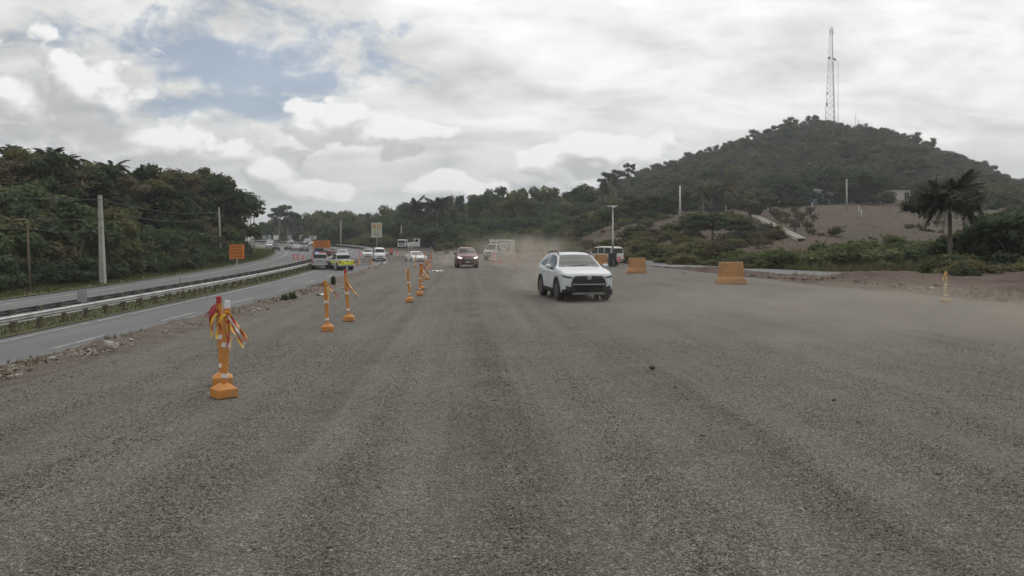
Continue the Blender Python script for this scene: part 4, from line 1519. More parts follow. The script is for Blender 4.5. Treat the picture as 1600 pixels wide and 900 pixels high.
d = rng.uniform(222, 425, 15000)
px = rng.uniform(840, 1900, len(d))
x = (px - 800) / 1200 * d
keep = rng.random(len(d)) < (d / 425)
hut = (px > 1365) & (px < 1450) & (d < 262)
keep &= ~hut & ~((px > 1200) & (px < 1460) & (d < 232))
x, d = x[keep][:6800], d[keep][:6800]
kin = rng.choice(7, len(x), p=[.06, .10, .10, .05, .32, .15, .22])
siz = np.clip(rng.lognormal(-0.55, 0.42, len(x)) * (1 + .55 * np.sin(x * .055 + 2 * np.sin(d * .031)) * np.cos(d * .07 + x * .02)), .22, 1.5)
zz = Z(x, d) - 0.9
PR = [(CROWNS[('broad', 0)], L_DARK), (CROWNS[('broad', 1)], L_MID), (CROWNS[('broad', 2)], L_OLIVE), (CROWNS[('broad', 3)], L_DARK), (CROWNS[('dry', 0)], L_GREY), (CROWNS[('dry', 1)], L_BROWN), (CROWNS[('dry', 2)], L_GREY)]
woodland('hill_woodland', np.stack([x, d, zz - siz * 1.4], 1), siz, kin, PR)
d = rng.uniform(76, 150, 2600)
px = rng.uniform(860, 1620, len(d))
x = (px - 800) / 1200 * d
zz = Z(x, d)
py = 384 - (zz - H) * 1200 / d
keep = (np.sin(x * .35 + np.sin(d * .2) * 2) + np.cos(d * .16 + x * .1) > .55 - .12 * (px < 1040) - .45 * ((px > 1040) & (px < 1190)) + 1.3 * ((px > 1235) & (d > 88))) & (np.abs(py - (337 + (px - 1178) * .527)) > 9)
x, d, zz = x[keep], d[keep], zz[keep]
woodland('slope_scrub', np.stack([x, d, zz - .15], 1), rng.lognormal(-1.05, .45, len(x)), rng.choice(4, len(x)), [(CROWNS[('shrub', 3)], L_OLIVE), (CROWNS[('dryshrub', 0)], L_GREY), (CROWNS[('dryshrub', 2)], L_BROWN), (CROWNS[('shrub', 4)], L_BUSH)])
# brush under the belt of trees
d = rng.uniform(150, 330, 5200)
px = rng.uniform(392, 930, len(d))
x = (px - 800) / 1200 * d
o_, t_ = off(x, d)
keep = (o_ < -4.5) & ((d > 205) | (px > 660) | (o_ < -14)) & ((d > 172) | (px > 690)) & ((d > 207) | (px < 566) | (px > 692))
x, d = x[keep][:2600], d[keep][:2600]
woodland('belt_undergrowth', np.stack([x, d, Z(x, d) - .3], 1), rng.lognormal(.25, .3, len(x)), rng.choice(3, len(x)), [(CROWNS[('shrub', 0)], L_DARK), (CROWNS[('shrub', 1)], L_MID), (CROWNS[('shrub', 2)], L_OLIVE)])
d = 34 * (150 / 34) ** rng.random(1500)
o_ = rng.uniform(23.5, 48, len(d))
x, y = hw(d, o_)
px = 800 + 1200 * x / y
keep = (px > -60) & (px < 372)
x, y = x[keep], y[keep]
woodland('bank_undergrowth', np.stack([x, y, Z(x, y) - .2], 1), rng.lognormal(.05, .3, len(x)), rng.choice(3, len(x)), [(CROWNS[('shrub', 0)], L_DARK), (CROWNS[('dryshrub', 1)], L_BROWN), (CROWNS[('shrub', 2)], L_DARK)])
# wood on the back of the left bank and beyond
d = rng.uniform(30, 150, 900)
px = rng.uniform(-500, 365, len(d))
x = (px - 800) / 1200 * d
o_, t_ = off(x, d)
keep = (o_ > 38) & ((px < -40) | (o_ > 50))
x, d = x[keep], d[keep]
woodland('bank_woodland', np.stack([x, d, Z(x, d) - .8], 1), rng.lognormal(-0.2, .2, len(x)), rng.choice(4, len(x)), PR[:4])
print('TREES', cnt, cnt2)


# ------------------------------------------------------------------ traffic furniture
ORANGE = mat('orange_plastic', (0.60, 0.24, 0.045), 0.6, 0.14, 9, 0.1, 30, dirt=(0.33, 0.20, 0.10), dirt_amt=0.75)
ORANGE2 = mat('faded_orange', (0.46, 0.24, 0.10), 0.75, 0.2, 4, 0.4, 18, dirt=(0.26, 0.155, 0.085), dirt_amt=0.85)
RED_CAP = mat('red_reflector', (0.42, 0.03, 0.035), 0.4, 0.1)
WHITE_BAND = mat('white_reflector', (0.72, 0.72, 0.72), 0.4, 0.12, 20)
TAPE_Y = mat('yellow_tape', (0.75, 0.44, 0.05), 0.5, 0.2, 12)
TAPE_R = mat('red_tape', (0.38, 0.03, 0.045), 0.5, 0.25, 12)
TAPE_P = mat('pale_tape', (0.72, 0.55, 0.28), 0.5, 0.2, 12)
BLACKP = mat('black_plastic', (0.022, 0.022, 0.024), 0.55, 0.2, 8)
SIGN_O = mat('sign_orange', (0.66, 0.21, 0.03), 0.55, 0.06, 1)
SIGN_T = mat('sign_lettering', (0.17, 0.045, 0.012), 0.6, 0.1)
SIGN_W = mat('sign_white', (0.66, 0.68, 0.68), 0.55, 0.08, 2)
SIGN_BACK = mat('sign_back', (0.33, 0.345, 0.36), 0.5, 0.12, 3, metal=.3)
SIGN_G = mat('sign_pale_green', (0.46, 0.55, 0.38), 0.6, 0.1, 1.5)
SIGN_Y = mat('sign_dull_yellow', (0.55, 0.44, 0.20), 0.6, 0.12, 1.5)
RED_P = mat('red_plastic', (0.62, 0.06, 0.07), 0.5, 0.12, 4)
WHITE_P = mat('white_plastic', (0.70, 0.68, 0.66), 0.5, 0.1, 4)

DBASE = MB()
b = .128
DBASE.add([(-b, -b, 0), (b, -b, 0), (b, b, 0), (-b, b, 0), (-b, -b, .105), (b, -b, .105), (b, b, .105), (-b, b, .105), (-.05, -.05, .165), (.05, -.05, .165), (.05, .05, .165), (-.05, .05, .165)],
          [(0, 3, 2, 1), (0, 1, 5, 4), (1, 2, 6, 5), (2, 3, 7, 6), (3, 0, 4, 7), (4, 5, 9, 8), (5, 6, 10, 9), (6, 7, 11, 10), (7, 4, 8, 11), (8, 9, 10, 11)])
DBASE = DBASE.mesh('base', bevel=.012)
DPOST = MB()
DPOST.add([(-.028, -.018, .15), (.028, -.018, .15), (.028, .018, .15), (-.028, .018, .15), (-.045, -.022, .62), (.045, -.022, .62), (.045, .022, .62), (-.045, .022, .62), (-.038, -.020, 1.1), (.038, -.020, 1.1), (.038, .020, 1.1), (-.038, .020, 1.1)],
          [(0, 3, 2, 1), (0, 1, 5, 4), (1, 2, 6, 5), (2, 3, 7, 6), (3, 0, 4, 7), (4, 5, 9, 8), (5, 6, 10, 9), (6, 7, 11, 10), (7, 4, 8, 11), (8, 9, 10, 11)])
DPOST = DPOST.mesh('post', bevel=.008)
DCAP = MB().box((0, 0, 1.135), (.066, .045, .10)).mesh('cap', bevel=.012)
DBAND = [MB().box((0, 0, z), (w, .053, h)).mesh('reflector') for z, w, h in ((.64, .091, .055), (.26, .066, .05))]


def ribbon_mesh(seed, L, w, ang, wind):
    r = np.random.default_rng(seed)
    rows = []
    p = Vector((math.cos(ang) * .02, -.028, 0.0))
    d = Vector((math.cos(ang) * .55, -.25 + .2 * math.sin(ang), -.25))
    n = 14
    tw = r.uniform(0, 6)
    for i in range(n + 1):
        s = i / n
        tw += r.uniform(-.2, .75)
        q = Vector((math.cos(tw), math.sin(tw), .25)).cross(d)
        side = (q.normalized() if q.length > .01 else Vector((1, 0, 0))) * w / 2 * (1 - .25 * s) * r.uniform(.7, 1.1)
        rows.append([p - side, p + side])
        d = (d + Vector((wind * .07 + r.normal() * .22, r.normal() * .2, -.30 + r.normal() * .12))).normalized()
        p = p + d * (L / n)
    return MB().grid(rows).mesh('ribbon', True, fix=False)


RIB = [ribbon_mesh(k, L * .92, w * .95, a, wd) for k, (L, w, a, wd) in enumerate(((.42, .035, 2.8, -.8), (.48, .032, .3, 2.2), (.44, .03, .2, 1.4), (.36, .04, 3.0, .3), (.50, .035, .1, 2.8), (.30, .03, 1.7, .5), (.46, .034, .3, 1.9), (.26, .03, 2.6, -1.8)))]


def delineator(px, py, label, rz=0.6, lean=(0, 0), cap=None, ribbons=(), top=None, h=1.0, z=0.02, pos=None, pm=None):
    x, y = pos if pos else gw(px, py)
    z = float(work_z(y)) + .01
    t = thing('delineator_post', label, 'delineator', (x, y, z), 0, 'orange delineator posts along the gravel')
    link('base', DBASE, pm or ORANGE, t, rot=(0, 0, rz))
    rot = (lean[0], lean[1], 0)
    p = link('post', DPOST, pm or ORANGE, t, rot=rot, scale=(1, 1, h))
    link('reflector', DBAND[0], WHITE_BAND, p)
    link('reflector', DBAND[1], WHITE_BAND, p)
    if cap:
        link('cap', DCAP, cap, p)
    for k, (i, m, dz, rzz) in enumerate(ribbons):
        link('ribbon', RIB[i], m, p, (0, -.01, 1.06 - dz), (0, 0, rzz))
    return t


delineator(350, 621, 'nearest orange delineator post with fluttering yellow and red tapes, front one of the close pair', .75, (0, .035), WHITE_BAND,
           ((1, TAPE_Y, 0, 0), (4, TAPE_R, .02, .1), (2, TAPE_R, .05, -.2), (6, TAPE_Y, .06, .2), (5, TAPE_Y, .0, 0), (2, TAPE_P, .1, .3), (3, TAPE_Y, .04, .4), (1, WHITE_BAND, .06, .1), (6, TAPE_R, .12, -.3), (4, TAPE_Y, .1, -.1)))
delineator(348, 602, 'second orange delineator post with red cap, standing right behind the nearest one', .35, (0, -.045), RED_CAP,
           ((0, TAPE_R, 0, 0), (3, TAPE_Y, .02, 0), (3, TAPE_R, .03, .4), (5, TAPE_Y, .02, .4), (0, TAPE_Y, .1, .2), (7, TAPE_R, -.03, 0), (5, TAPE_R, .06, -.5), (0, TAPE_P, .05, -.3), (3, TAPE_Y, .1, -.2)))
delineator(512, 518, 'orange delineator post with a thick bundle of yellow tapes hanging to the right', .15, (0, -.05), None,
           ((1, TAPE_Y, 0, 0), (2, TAPE_Y, .0, .2), (6, TAPE_R, .04, .1), (5, TAPE_Y, .0, 0), (2, TAPE_P, .08, 0), (7, TAPE_R, -.02, 0)))
delineator(545, 502, 'leaning orange delineator post with bare red top and one yellow tape blown to the right', .1, (0, -.07), RED_CAP,
           ((4, TAPE_Y, .12, -.2), (4, TAPE_P, .16, 0), (1, TAPE_R, .2, 0)), h=1.08)
delineator(640, 472, 'slim orange delineator post with pale tapes wrapped round its upper half', .1, (0, -.05), None, ((3, TAPE_P, 0, 0), (5, TAPE_Y, .1, .5), (2, TAPE_P, .25, .2)))
delineator(656, 462, 'orange delineator post with a pale tape streaming to the right, front one of a pair', .1, (0, .02), RED_CAP, ((4, TAPE_Y, .02, 0), (4, TAPE_P, .06, .1), (1, TAPE_R, .1, 0)))
delineator(659, 453, 'orange delineator post right behind the one with the pale streaming tape', .3, (0, .02), None, ((1, TAPE_R, 0, 0), (4, TAPE_R, .1, .2)))
delineator(667, 437, 'orange delineator post wrapped in red tape behind the pair', .2, (0, .03), None, ((4, TAPE_R, 0, 0), (1, TAPE_Y, .1, 0), (3, TAPE_R, .1, 0)))
delineator(672, 419, 'thin orange delineator post beyond the red taped one', .2, (0, 0), None, ((3, TAPE_R, 0, 0), (1, TAPE_R, .3, 0)))
delineator(648, 417, 'yellowish orange delineator post bound in pale tape in front of the white sedan', .2, (0, .12), None, ((3, TAPE_P, 0, 0), (5, TAPE_P, .15, 0), (5, TAPE_Y, .3, .4), (3, TAPE_P, .35, .3)))
delineator(664, 413, 'orange delineator post just right of the white sedan', .2, (0, 0), RED_CAP, ((3, TAPE_R, 0, 0), (1, TAPE_Y, .1, 0)))
delineator(675, 409, 'small far orange delineator post nearest to the pale barriers', .2, (0, 0), RED_CAP, ((3, TAPE_R, 0, 0),))
delineator(1478, 474, 'orange delineator post wrapped in yellow tapes, alone at the right edge of the gravel', .1, (0, .0), None,
           ((3, TAPE_Y, 0, 0), (5, TAPE_Y, .05, .3), (5, TAPE_P, .2, 1), (3, TAPE_P, .3, .4), (0, TAPE_P, .15, .3), (7, TAPE_P, .05, 0), (3, TAPE_P, .5, .2)), pm=mat('dusty_orange', (.42, .27, .13), .8, .15, 6), h=.95)


# ---- barrier blocks
def barrier_mesh(L, h=1.08):
    m = MB()
    lev = [(L / 2 + .03, .31, 0), (L / 2 + .03, .31, .10), (L / 2 - .0, .27, .25), (L / 2 - .055, .165, .38), (L / 2 - .075, .13, h - .03), (L / 2 - .10, .105, h)]
    vs = [p for (a, b, z) in lev for p in ((-a, -b, z), (a, -b, z), (a, b, z), (-a, b, z))]
    fs = [(3, 2, 1, 0), (20, 21, 22, 23)] + [(4 * i + k, 4 * i + (k + 1) % 4, 4 * i + 4 + (k + 1) % 4, 4 * i + 4 + k) for i in range(5) for k in range(4)]
    m.add(vs, fs)
    return m.mesh('block', bevel=.018)


BAR13, BAR20 = barrier_mesh(1.3), barrier_mesh(2.0)


def lifting_loops(L):
    m = MB()
    for s in (-1, 1):
        c = s * L * .30
        m.path([(c - .08, 0, 1.05), (c - .07, 0, 1.13), (c + .07, 0, 1.13), (c + .08, 0, 1.05)], .012, 6)
    return m.mesh('lifting_loop', True, fix=False)


LOOPS = lifting_loops(1.3)


def barrier(pos, rz, m, label, group, long=False, end=None, sc=1.0, zr=None):
    x, y = pos
    z = Zs(x, y) if zr is None else zr
    t = thing('barrier_block', label, 'barrier', (x, y, z), rz, group, sc)
    link('block', BAR20 if long else BAR13, m, t)
    link('lifting_loop', LOOPS, STEEL_DARK, t)
    if end:
        e = MB().box((0, 0, .54), (.16, .60, 1.1), top=.75).mesh('end_marker', bevel=.02)
        link('end_marker', e, end, t, ((1.0 if long else .65) + .095, 0, 0))
    return t


GB = 'orange barrier blocks on the right of the works'
barrier(gw(1142, 444), .10, ORANGE2, 'nearest orange barrier block, on the gravel edge below the flat topped tree', GB)
barrier(gw(995, 427), -.12, ORANGE2, 'orange barrier block on the gravel between the nearest one and the small stop sign', GB, sc=.97)
barrier(atd(939, 71), .05, ORANGE2, 'orange barrier block in front of the boxy white suv', GB, zr=.0)
barrier(atd(857, 88), .1, ORANGE2, 'orange barrier block behind the white suv, right of a pale one', GB)
GP = 'pale concrete barrier blocks closing the road'
barrier(atd(835, 91), .05, CONCRETE, 'long pale barrier block half hidden behind the left side of the white suv', GP, True)
barrier(atd(781, 96), .05, CONCRETE, 'pale barrier block with an orange end under the shield sign', GP, end=ORANGE2, sc=.9)
for px, lb in ((667, 'pale barrier block between the white sedan and the maroon suv, leftmost of three'), (687, 'pale barrier block left of the maroon suv, middle of three'), (709, 'pale barrier block peeping out behind the left side of the maroon suv')):
    barrier(atd(px, 112), .08, CONCRETE, lb, GP, end=ORANGE2 if px != 709 else None, sc=.95)
barrier(gh(571, 414), .06, CONCRETE, 'pale barrier block on the highway right of the lime yellow pickup, orange end', GP, end=ORANGE, sc=1.0)
barrier(gh(551, 415), .06, CONCRETE, 'pale barrier block beside the lime yellow pickup, orange end', GP, end=ORANGE, sc=1.0)
barrier(atd(621, 90), .15, CONCRETE, 'long low grey barrier block left of the white sedan', GP, True, zr=-.35)


# ---- drums and cones
def drum_meshes():
    r = [(.27, .0), (.27, .07), (.245, .08), (.243, .25), (.235, .26), (.232, .43), (.225, .44), (.222, .60), (.215, .61), (.212, .78), (.20, .80), (.198, .93), (.17, .97), (.05, .98)]
    base = MB().lathe([(.36, 0), (.36, .05), (.26, .07)], 18).mesh('base', 40)
    body = MB().lathe(r, 20).mesh('body', 40)
    bands = MB()
    for z0 in (.27, .62):
        rr = .238 if z0 < .5 else .221
        bands.lathe([(rr + .004, z0), (rr - .004, z0 + .155)], 20)
    hd_ = MB().path([(-.1, 0, .96), (-.09, 0, 1.03), (.09, 0, 1.03), (.1, 0, .96)], .014, 6).mesh('handle', True)
    return base, body, bands.mesh('white_band', 40), hd_


DR = drum_meshes()


def drum(pos, label, z=None):
    x, y = pos
    t = thing('traffic_drum', label, 'traffic drum', (x, y, Zs(x, y) if z is None else z), 0, 'red and white traffic drums')
    for nm, me, m in zip(('base', 'body', 'white_band', 'handle'), DR, (BLACKP, RED_P, WHITE_P, BLACKP)):
        link(nm, me, m, t)
    return t


drum(gw(772, 409.5), 'red and white drum in front of the pale barrier under the shield sign')
drum(gh(621, 403), 'red and white drum beside the worker in the orange vest')
drum(gh(460, 406), 'red and white drum on the far lanes, left one of a touching pair')
drum(gh(466, 405.5), 'red and white drum on the far lanes, right one of a touching pair')
drum(gh(474, 408), 'red and white drum on the median left of the white pickup, half hidden')
drum(gh(488, 408), 'red and white drum peeping over the left side of the white pickup')
drum(gh(563, 402), 'red and white drum between the pale barriers and the white van')


def cone_meshes():
    return (MB().box((0, 0, .02), (.36, .36, .04)).mesh('base', bevel=.01), MB().lathe([(.135, .04), (.03, .70), (.022, .71)], 16).mesh('cone', 40), MB().lathe([(.095, .30), (.062, .47)], 16).mesh('band', 40))


CN = cone_meshes()
for px, py, lb in ((782, 413, 'small red traffic cone right of the drum'), (804, 415, 'brighter red traffic cone standing alone left of the white suv'), (813, 406, 'tiny faded cone behind the brighter red one')):
    x, y = gw(px, py)
    t = thing('traffic_cone', lb, 'traffic cone', (x, y, Zs(x, y) if y > 100 else .01), .4, 'traffic cones in the dust')
    for nm, me, m in zip(('base', 'cone', 'band'), CN, (BLACKP, RED_P, WHITE_P)):
        link(nm, me, m, t)


# ---- signs
def glyph_rows(w, h, rows, seed, fill=.8, hh=.62):
    """rows of blocky letter strokes too small to read"""
    r = random.Random(seed)
    m = MB()
    rh = h / len(rows)
    for i, frac in enumerate(rows):
        zc = h / 2 - rh * (i + .5)
        W = w * frac
        x = -W / 2
        ch = rh * hh
        cw = ch * .62
        while x + cw <= W / 2:
            if r.random() < .12:
                x += cw * .8
                continue
            k = r.randrange(4)
            st = ch * .2
            m.box((x + st / 2, -.004, zc), (st, .006, ch))
            if k in (0, 1):
                m.box((x + cw - st / 2, -.004, zc), (st, .0055, ch))
            m.box((x + cw / 2, -.0035, zc + ch / 2 - st / 2), (cw - .002, .005, st))
            if k != 1:
                m.box((x + cw / 2, -.0035, zc - ch / 2 + st / 2), (cw - .002, .005, st))
            if k > 1:
                m.box((x + cw / 2, -.0035, zc), (cw - .004, .0045, st))
            x += cw * 1.28
    return m.mesh('lettering', fix=False)


def sign(pos, zc, w, h, panel, label, name='road_sign', posts=1, text=None, frame=None, z0=None, rz=0.0, pr=.035, tm=None):
    """zc: height of the panel's centre"""
    x, y = pos
    z0 = Zs(x, y) if z0 is None else z0
    t = thing(name, label, 'sign', (x, y, z0), rz)
    pan = link('panel', MB().box((0, 0, zc - z0), (w, .03, h)).mesh('panel', bevel=.008), panel, t)
    if text:
        link('lettering', text, tm or SIGN_T, pan, (0, -.016, zc - z0))
    if frame:
        f = MB()
        for s in (-1, 1):
            f.box((s * (w / 2 - .02), -.019, zc - z0), (.03, .006, h - .02))
            f.box((0, -.019, zc - z0 + s * (h / 2 - .02)), (w - .09, .006, .03))
        link('border', f.mesh('border'), frame, pan)
    for k in range(posts):
        px_ = 0 if posts == 1 else (-.33 * w + .66 * w * k)
        link('post', MB().bar((px_, .055, -.4), (px_, .055, zc - z0 + h / 2 - .06), pr).mesh('post', True), STEEL, t)
    return t


x, y = atd(370.2, 65)
sign((x, y), zat(393.2, 65), 1.27, 1.27, SIGN_O, 'square orange works sign with four lines of dark lettering beside the left wood', text=glyph_rows(1.08, 1.10, (.95, .96, .98, .86), 3), frame=SIGN_T, rz=.12)
x, y = atd(502.3, 152)
sign((x, y), zat(382, 152), 3.35, 1.60, SIGN_O, 'wide orange works sign above the queue of cars on the highway', posts=2, text=glyph_rows(2.7, 1.35, (.9, .95, .8, .9), 5), frame=SIGN_T, rz=.1, pr=.06)
x, y = atd(588.5, 198)
t = sign((x, y), zat(359.5, 198), 2.72, 3.8, SIGN_G, 'tall pale green information sign with a dull yellow top before the trees', frame=SIGN_W, pr=.16, rz=0)
zc = zat(359.5, 198) - t.location.z
link('upper_panel', MB().box((0, -.022, zc + .85), (2.45, .012, 1.55)).mesh('upper_panel'), SIGN_Y, t)
link('lettering', glyph_rows(2.2, 1.2, (.8, .9, .5), 8), SIGN_T, t, (0, -.030, zc + .85))
link('lettering', glyph_rows(2.2, 1.5, (.5, .7, .6), 9), STEEL_DARK, t, (0, -.018, zc - .85))
# shield shaped route sign
x, y = atd(787.2, 97)
zc = zat(384.8, 97)
t = thing('route_sign', 'dark square route sign with a white shield emblem beside the white box truck', 'sign', (x, y, Zs(x, y)))
dz = zc - Zs(x, y)
pan = link('panel', MB().box((0, 0, dz), (1.48, .03, 1.22)).mesh('panel', bevel=.008), mat('sign_dark', (.10, .13, .14), .5), t)
sh = [(-.64, .52), (-.60, .0), (-.50, -.22), (-.28, -.42), (0, -.55), (.28, -.42), (.50, -.22), (.60, 0), (.64, .52), (.32, .47), (0, .53), (-.32, .47)]
link('shield', MB().prism([(a, c + dz) for a, c in sh], -.024, -.017, 'Y').mesh('shield', fix=True), SIGN_W, pan)
g = MB()
for c in (-.17, .17):
    g.box((c, -.027, dz + .04), (.15, .006, .52))
for c in (-.40, .40):
    g.box((c, -.027, dz + .02), (.09, .006, .20), rz=0)
link('numeral', g.mesh('numeral', bevel=.0), mat('sign_slate', (.16, .185, .215), .6), pan)
for c in (-.5, .5):
    link('post', MB().bar((c, .05, -.3), (c, .05, dz + .55), .035).mesh('post', True), STEEL, t)
# backs of small signs along the bend
for i, (px, py, w, h, m) in enumerate(((431, 371, 8, 7, SIGN_W), (453, 371, 6, 7, SIGN_BACK), (471.5, 371.5, 6.5, 8, SIGN_W), (486, 371.5, 8, 7, SIGN_BACK), (492.5, 371.5, 4, 6, SIGN_W), (502.5, 372, 8, 7.5, SIGN_BACK), (421, 371, 5, 7, SIGN_BACK), (413, 371, 7, 6, SIGN_BACK))):
    d = 262 + (i % 3) * 6
    lbs = ('pale', 'grey', 'brightest white', 'grey green', 'narrow pale', 'blue grey', 'small grey', 'dull grey')[i]
    x, y = atd(px, d)
    sign((x, y), zat(py, d), w * d / 1200, h * d / 1200, m, lbs + ' blank panel in the row under the far trees, %s from the left' % ('third', 'fourth', 'fifth', 'sixth', 'seventh', 'eighth', 'second', 'first')[i], 'panel_sign', rz=.0, pr=.05)
# plate seen from behind in the median
x, y = hw(39.3, 8.5)
x, y = float(x), float(y)
sign((x, y), zat(462.5, y), .50, .62, SIGN_BACK, 'grey plate seen from behind on a thin post between the two guardrails', z0=float(zh(y)), rz=0, pr=.03)
for px, py0, py1, d, lb in ((281, 432, 447, 58.5, 'thin bare marker stake in the median behind the guardrail'), (430, 410, 424, 105, 'small marker stake far along the median guardrail')):
    x, y = atd(px, d)
    t = thing('marker_stake', lb, 'stake', (x, y, float(zh(y))))
    link('stake', MB().bar((0, 0, -.2), (0, 0, zat(py0, d) - float(zh(y))), .03).mesh('stake', True), STEEL_DARK, t)
    link('plate', MB().box((0, -.035, zat(py0, d) - float(zh(y)) - .12), (.10, .012, .2)).mesh('plate'), SIGN_BACK, t)
# portable stop sign
x, y = atd(967, 66)
t = thing('stop_sign', 'small red octagonal stop sign on a low stand beside the dark green cabinet', 'stop sign', (x, y, .01))
zc = zat(405, 66)
oc = [(.21 * math.cos(R(22.5 + 45 * k)), zc + .25 * math.sin(R(22.5 + 45 * k))) for k in range(8)]
pan = link('panel', MB().prism(oc, -.012, .012, 'Y').mesh('panel'), RED_P, t)
oc2 = [(.17 * math.cos(R(22.5 + 45 * k)), zc + .20 * math.sin(R(22.5 + 45 * k))) for k in range(8)]
link('border', MB().prism([(a * 1.15, (c - zc) * 1.15 + zc) for a, c in oc2], -.016, -.013, 'Y').mesh('border'), WHITE_P, pan)
link('face', MB().prism(oc2, -.020, -.017, 'Y').mesh('face'), RED_P, pan)
link('lettering', glyph_rows(.30, .13, (.95,), 4, hh=.9), WHITE_P, pan, (0, -.020, zc + .02))
link('stand', MB().bar((0, .03, 0), (0, .03, zc - .2), .025).bar((-.2, .03, .02), (.2, .03, .02), .02).bar((0, -.2, .02), (0, .25, .02), .02).mesh('stand', True), STEEL, t)
# dark cabinet and solar street lamp
x, y = atd(957, 66.6)
t = thing('utility_cabinet', 'dark green box cabinet at the foot of the street lamp', 'cabinet', (x, y, 0))
GC = mat('dark_green_metal', (.035, .048, .042), .6, .2, 3)
link('body', MB().box((0, 0, .60), (.68, .5, 1.16)).mesh('body', bevel=.03), GC, t)
link('lid', MB().box((0, -.01, 1.20), (.74, .56, .07)).mesh('lid', bevel=.015), GC, t)
link('conduit', MB().bar((.06, -.27, .05), (.06, -.27, .62), .022).mesh('conduit', True), SIGN_BACK, t)
link('plinth', MB().box((0, 0, .02), (.8, .6, .08)).mesh('plinth', bevel=.01), CONCRETE, t)
x, y = atd(957.5, 67.4)
t = thing('street_lamp', 'solar street lamp with a flat panel on a thin white pole beside the dark cabinet', 'street lamp', (x, y, 0))
ht = zat(322, 67.4)
WPOLE = mat('white_paint', (.62, .62, .60), .5, .08, 2, dirt=(.35, .33, .3), dirt_amt=.3)
link('pole', MB().bar((0, 0, 0), (0, 0, ht - .05), .075, .05, 12).mesh('pole', True), WPOLE, t)
link('lower_sleeve', MB().bar((0, 0, 1.1), (0, 0, 2.02), .085, .083, 12).mesh('lower_sleeve', True), STEEL_DARK, t)
link('solar_panel', MB().box((.0, .1, ht), (.85, .55, .04), rx=.12).mesh('solar_panel', bevel=.01), SIGN_BACK, t)
link('lamp_head', MB().box((.02, -.34, ht - .12), (.26, .45, .06), rx=.1).mesh('lamp_head', bevel=.02), WPOLE, t)

# ---- utility poles
PC = mat('pole_concrete', (.40, .385, .345), .9, .12, 1.2, .2, 30, dirt=(.22, .2, .17), dirt_amt=.5)


def pole(x, y, z, h, r0, r1, m, label, arm=True, lean=0.0, square=False, group=None):
    t = thing('utility_pole', label, 'pole', (x, y, z), 0, group, rot=(0, lean, 0))
    link('shaft', MB().bar((0, 0, -.6), (0, 0, h), r0, r1, 4 if square else 12).mesh('shaft', False if square else True), m, t, rot=(0, 0, .785 if square else 0))
    if arm:
        a = link('crossarm', MB().box((0, 0, h - .45), (1.5, .10, .11)).mesh('crossarm', bevel=.01), WOOD, t)
        for k in (-.65, 0, .65):
            link('insulator', MB().lathe([(.02, h - .4), (.05, h - .36), (.05, h - .30), (.025, h - .26)], 8, (k, 0, 0)).mesh('insulator', True), STEEL_DARK, a)
    return t


x, y = gh(161, 444)
y = 63.5
x = (161 - 800) / 1200 * y
pz = Zs(x, y)
pole(x, y, pz, zat(305, y) - pz, .30, .17, PC, 'stout pale concrete utility pole standing on the grass verge before the left wood', False, -.035, True)
P_big = Vector((x, y, zat(312, y)))
x, y = atd(47, 55)
pz = Zs(x, y)
pole(x, y, pz, zat(352, 55) - pz, .09, .06, WOOD, 'slender dark wooden pole at the foot of the left wood, left of the concrete pole', False, -.04)
P_thin = Vector((x - .15, y, zat(356, 55)))
x, y = atd(345, 112)
pz = Zs(x, y)
pole(x, y, pz, zat(324, 112) - pz, .19, .12, PC, 'grey utility pole left of the square orange sign', False, -.04)
P_mid = Vector((x - .3, y, zat(330, 112)))
for px, pt, pb, d, lb in ((387, 346, 390, 205, 'shorter grey pole behind the left wood, leftmost of three'), (391.5, 334, 392, 200, 'middle grey pole of three at the far bend'), (397, 327, 392, 196, 'tallest grey pole of three at the far bend')):
    x, y = atd(px, d)
    pz = zat(pb, d)
    pole(x, y, pz, zat(pt, d) - pz, .24, .15, PC, lb, px < 390, 0, group='poles at the far bend')
x, y = atd(397, 196)
P_far = Vector((x, y, zat(331, 196)))
for px, pt, pb, d, lb in ((532.5, 345, 383, 205, 'pale slender pole against the trees behind the wide orange sign'), (627, 352, 372, 215, 'pale pole among the trees right of the information sign')):
    x, y = atd(px, d)
    pz = Zs(x, y)
    pole(x, y, pz, zat(pt, d) - pz, .2, .14, PC, lb, False)
for px, pt, pb, d, lb in ((1062.5, 290, 336, 148, 'white pole on the crest of the brown field'), (1323, 280, 327, 152, 'grey pole on the field crest beside the blue house')):
    x, y = atd(px, d)
    pz = Zs(x, y)
    pole(x, y, pz, zat(pt, d) - pz, .20, .15, WPOLE if px < 1100 else PC, lb, False)
# wires
wi = 0
for (a, b, sag) in ((P_big, P_mid, .7), (P_big + Vector((0, 0, -.9)), P_mid + Vector((0, 0, -.8)), .8), (P_mid, P_far, 1.6), (P_big + Vector((-16, -34, .3)), P_big, .5), (P_big + Vector((-17, -34, -.6)), P_big + Vector((0, 0, -1.6)), .8), (P_thin + Vector((-14, -12, .4)), P_thin, .4), (P_thin, P_big + Vector((0, 0, -2.3)), .35)):
    pts = [a.lerp(b, k / 14) + Vector((0, 0, -sag * 4 * (k / 14) * (1 - k / 14))) for k in range(15)]
    o = link('power_wire', MB().path(pts, .022, 4).mesh('power_wire', True, fix=False), mat('wire', (.05, .05, .055), .6), None)
    tag(o, ('upper wire from the concrete pole to the next grey pole', 'lower wire from the concrete pole to the next grey pole', 'wire running on to the far bend', 'upper wire leaving the concrete pole towards the left edge', 'lower wire leaving the concrete pole towards the left edge', 'wire from the wooden pole to the left edge', 'wire between the wooden pole and the concrete pole')[wi], 'wire', 'power wires before the left wood')
    wi += 1

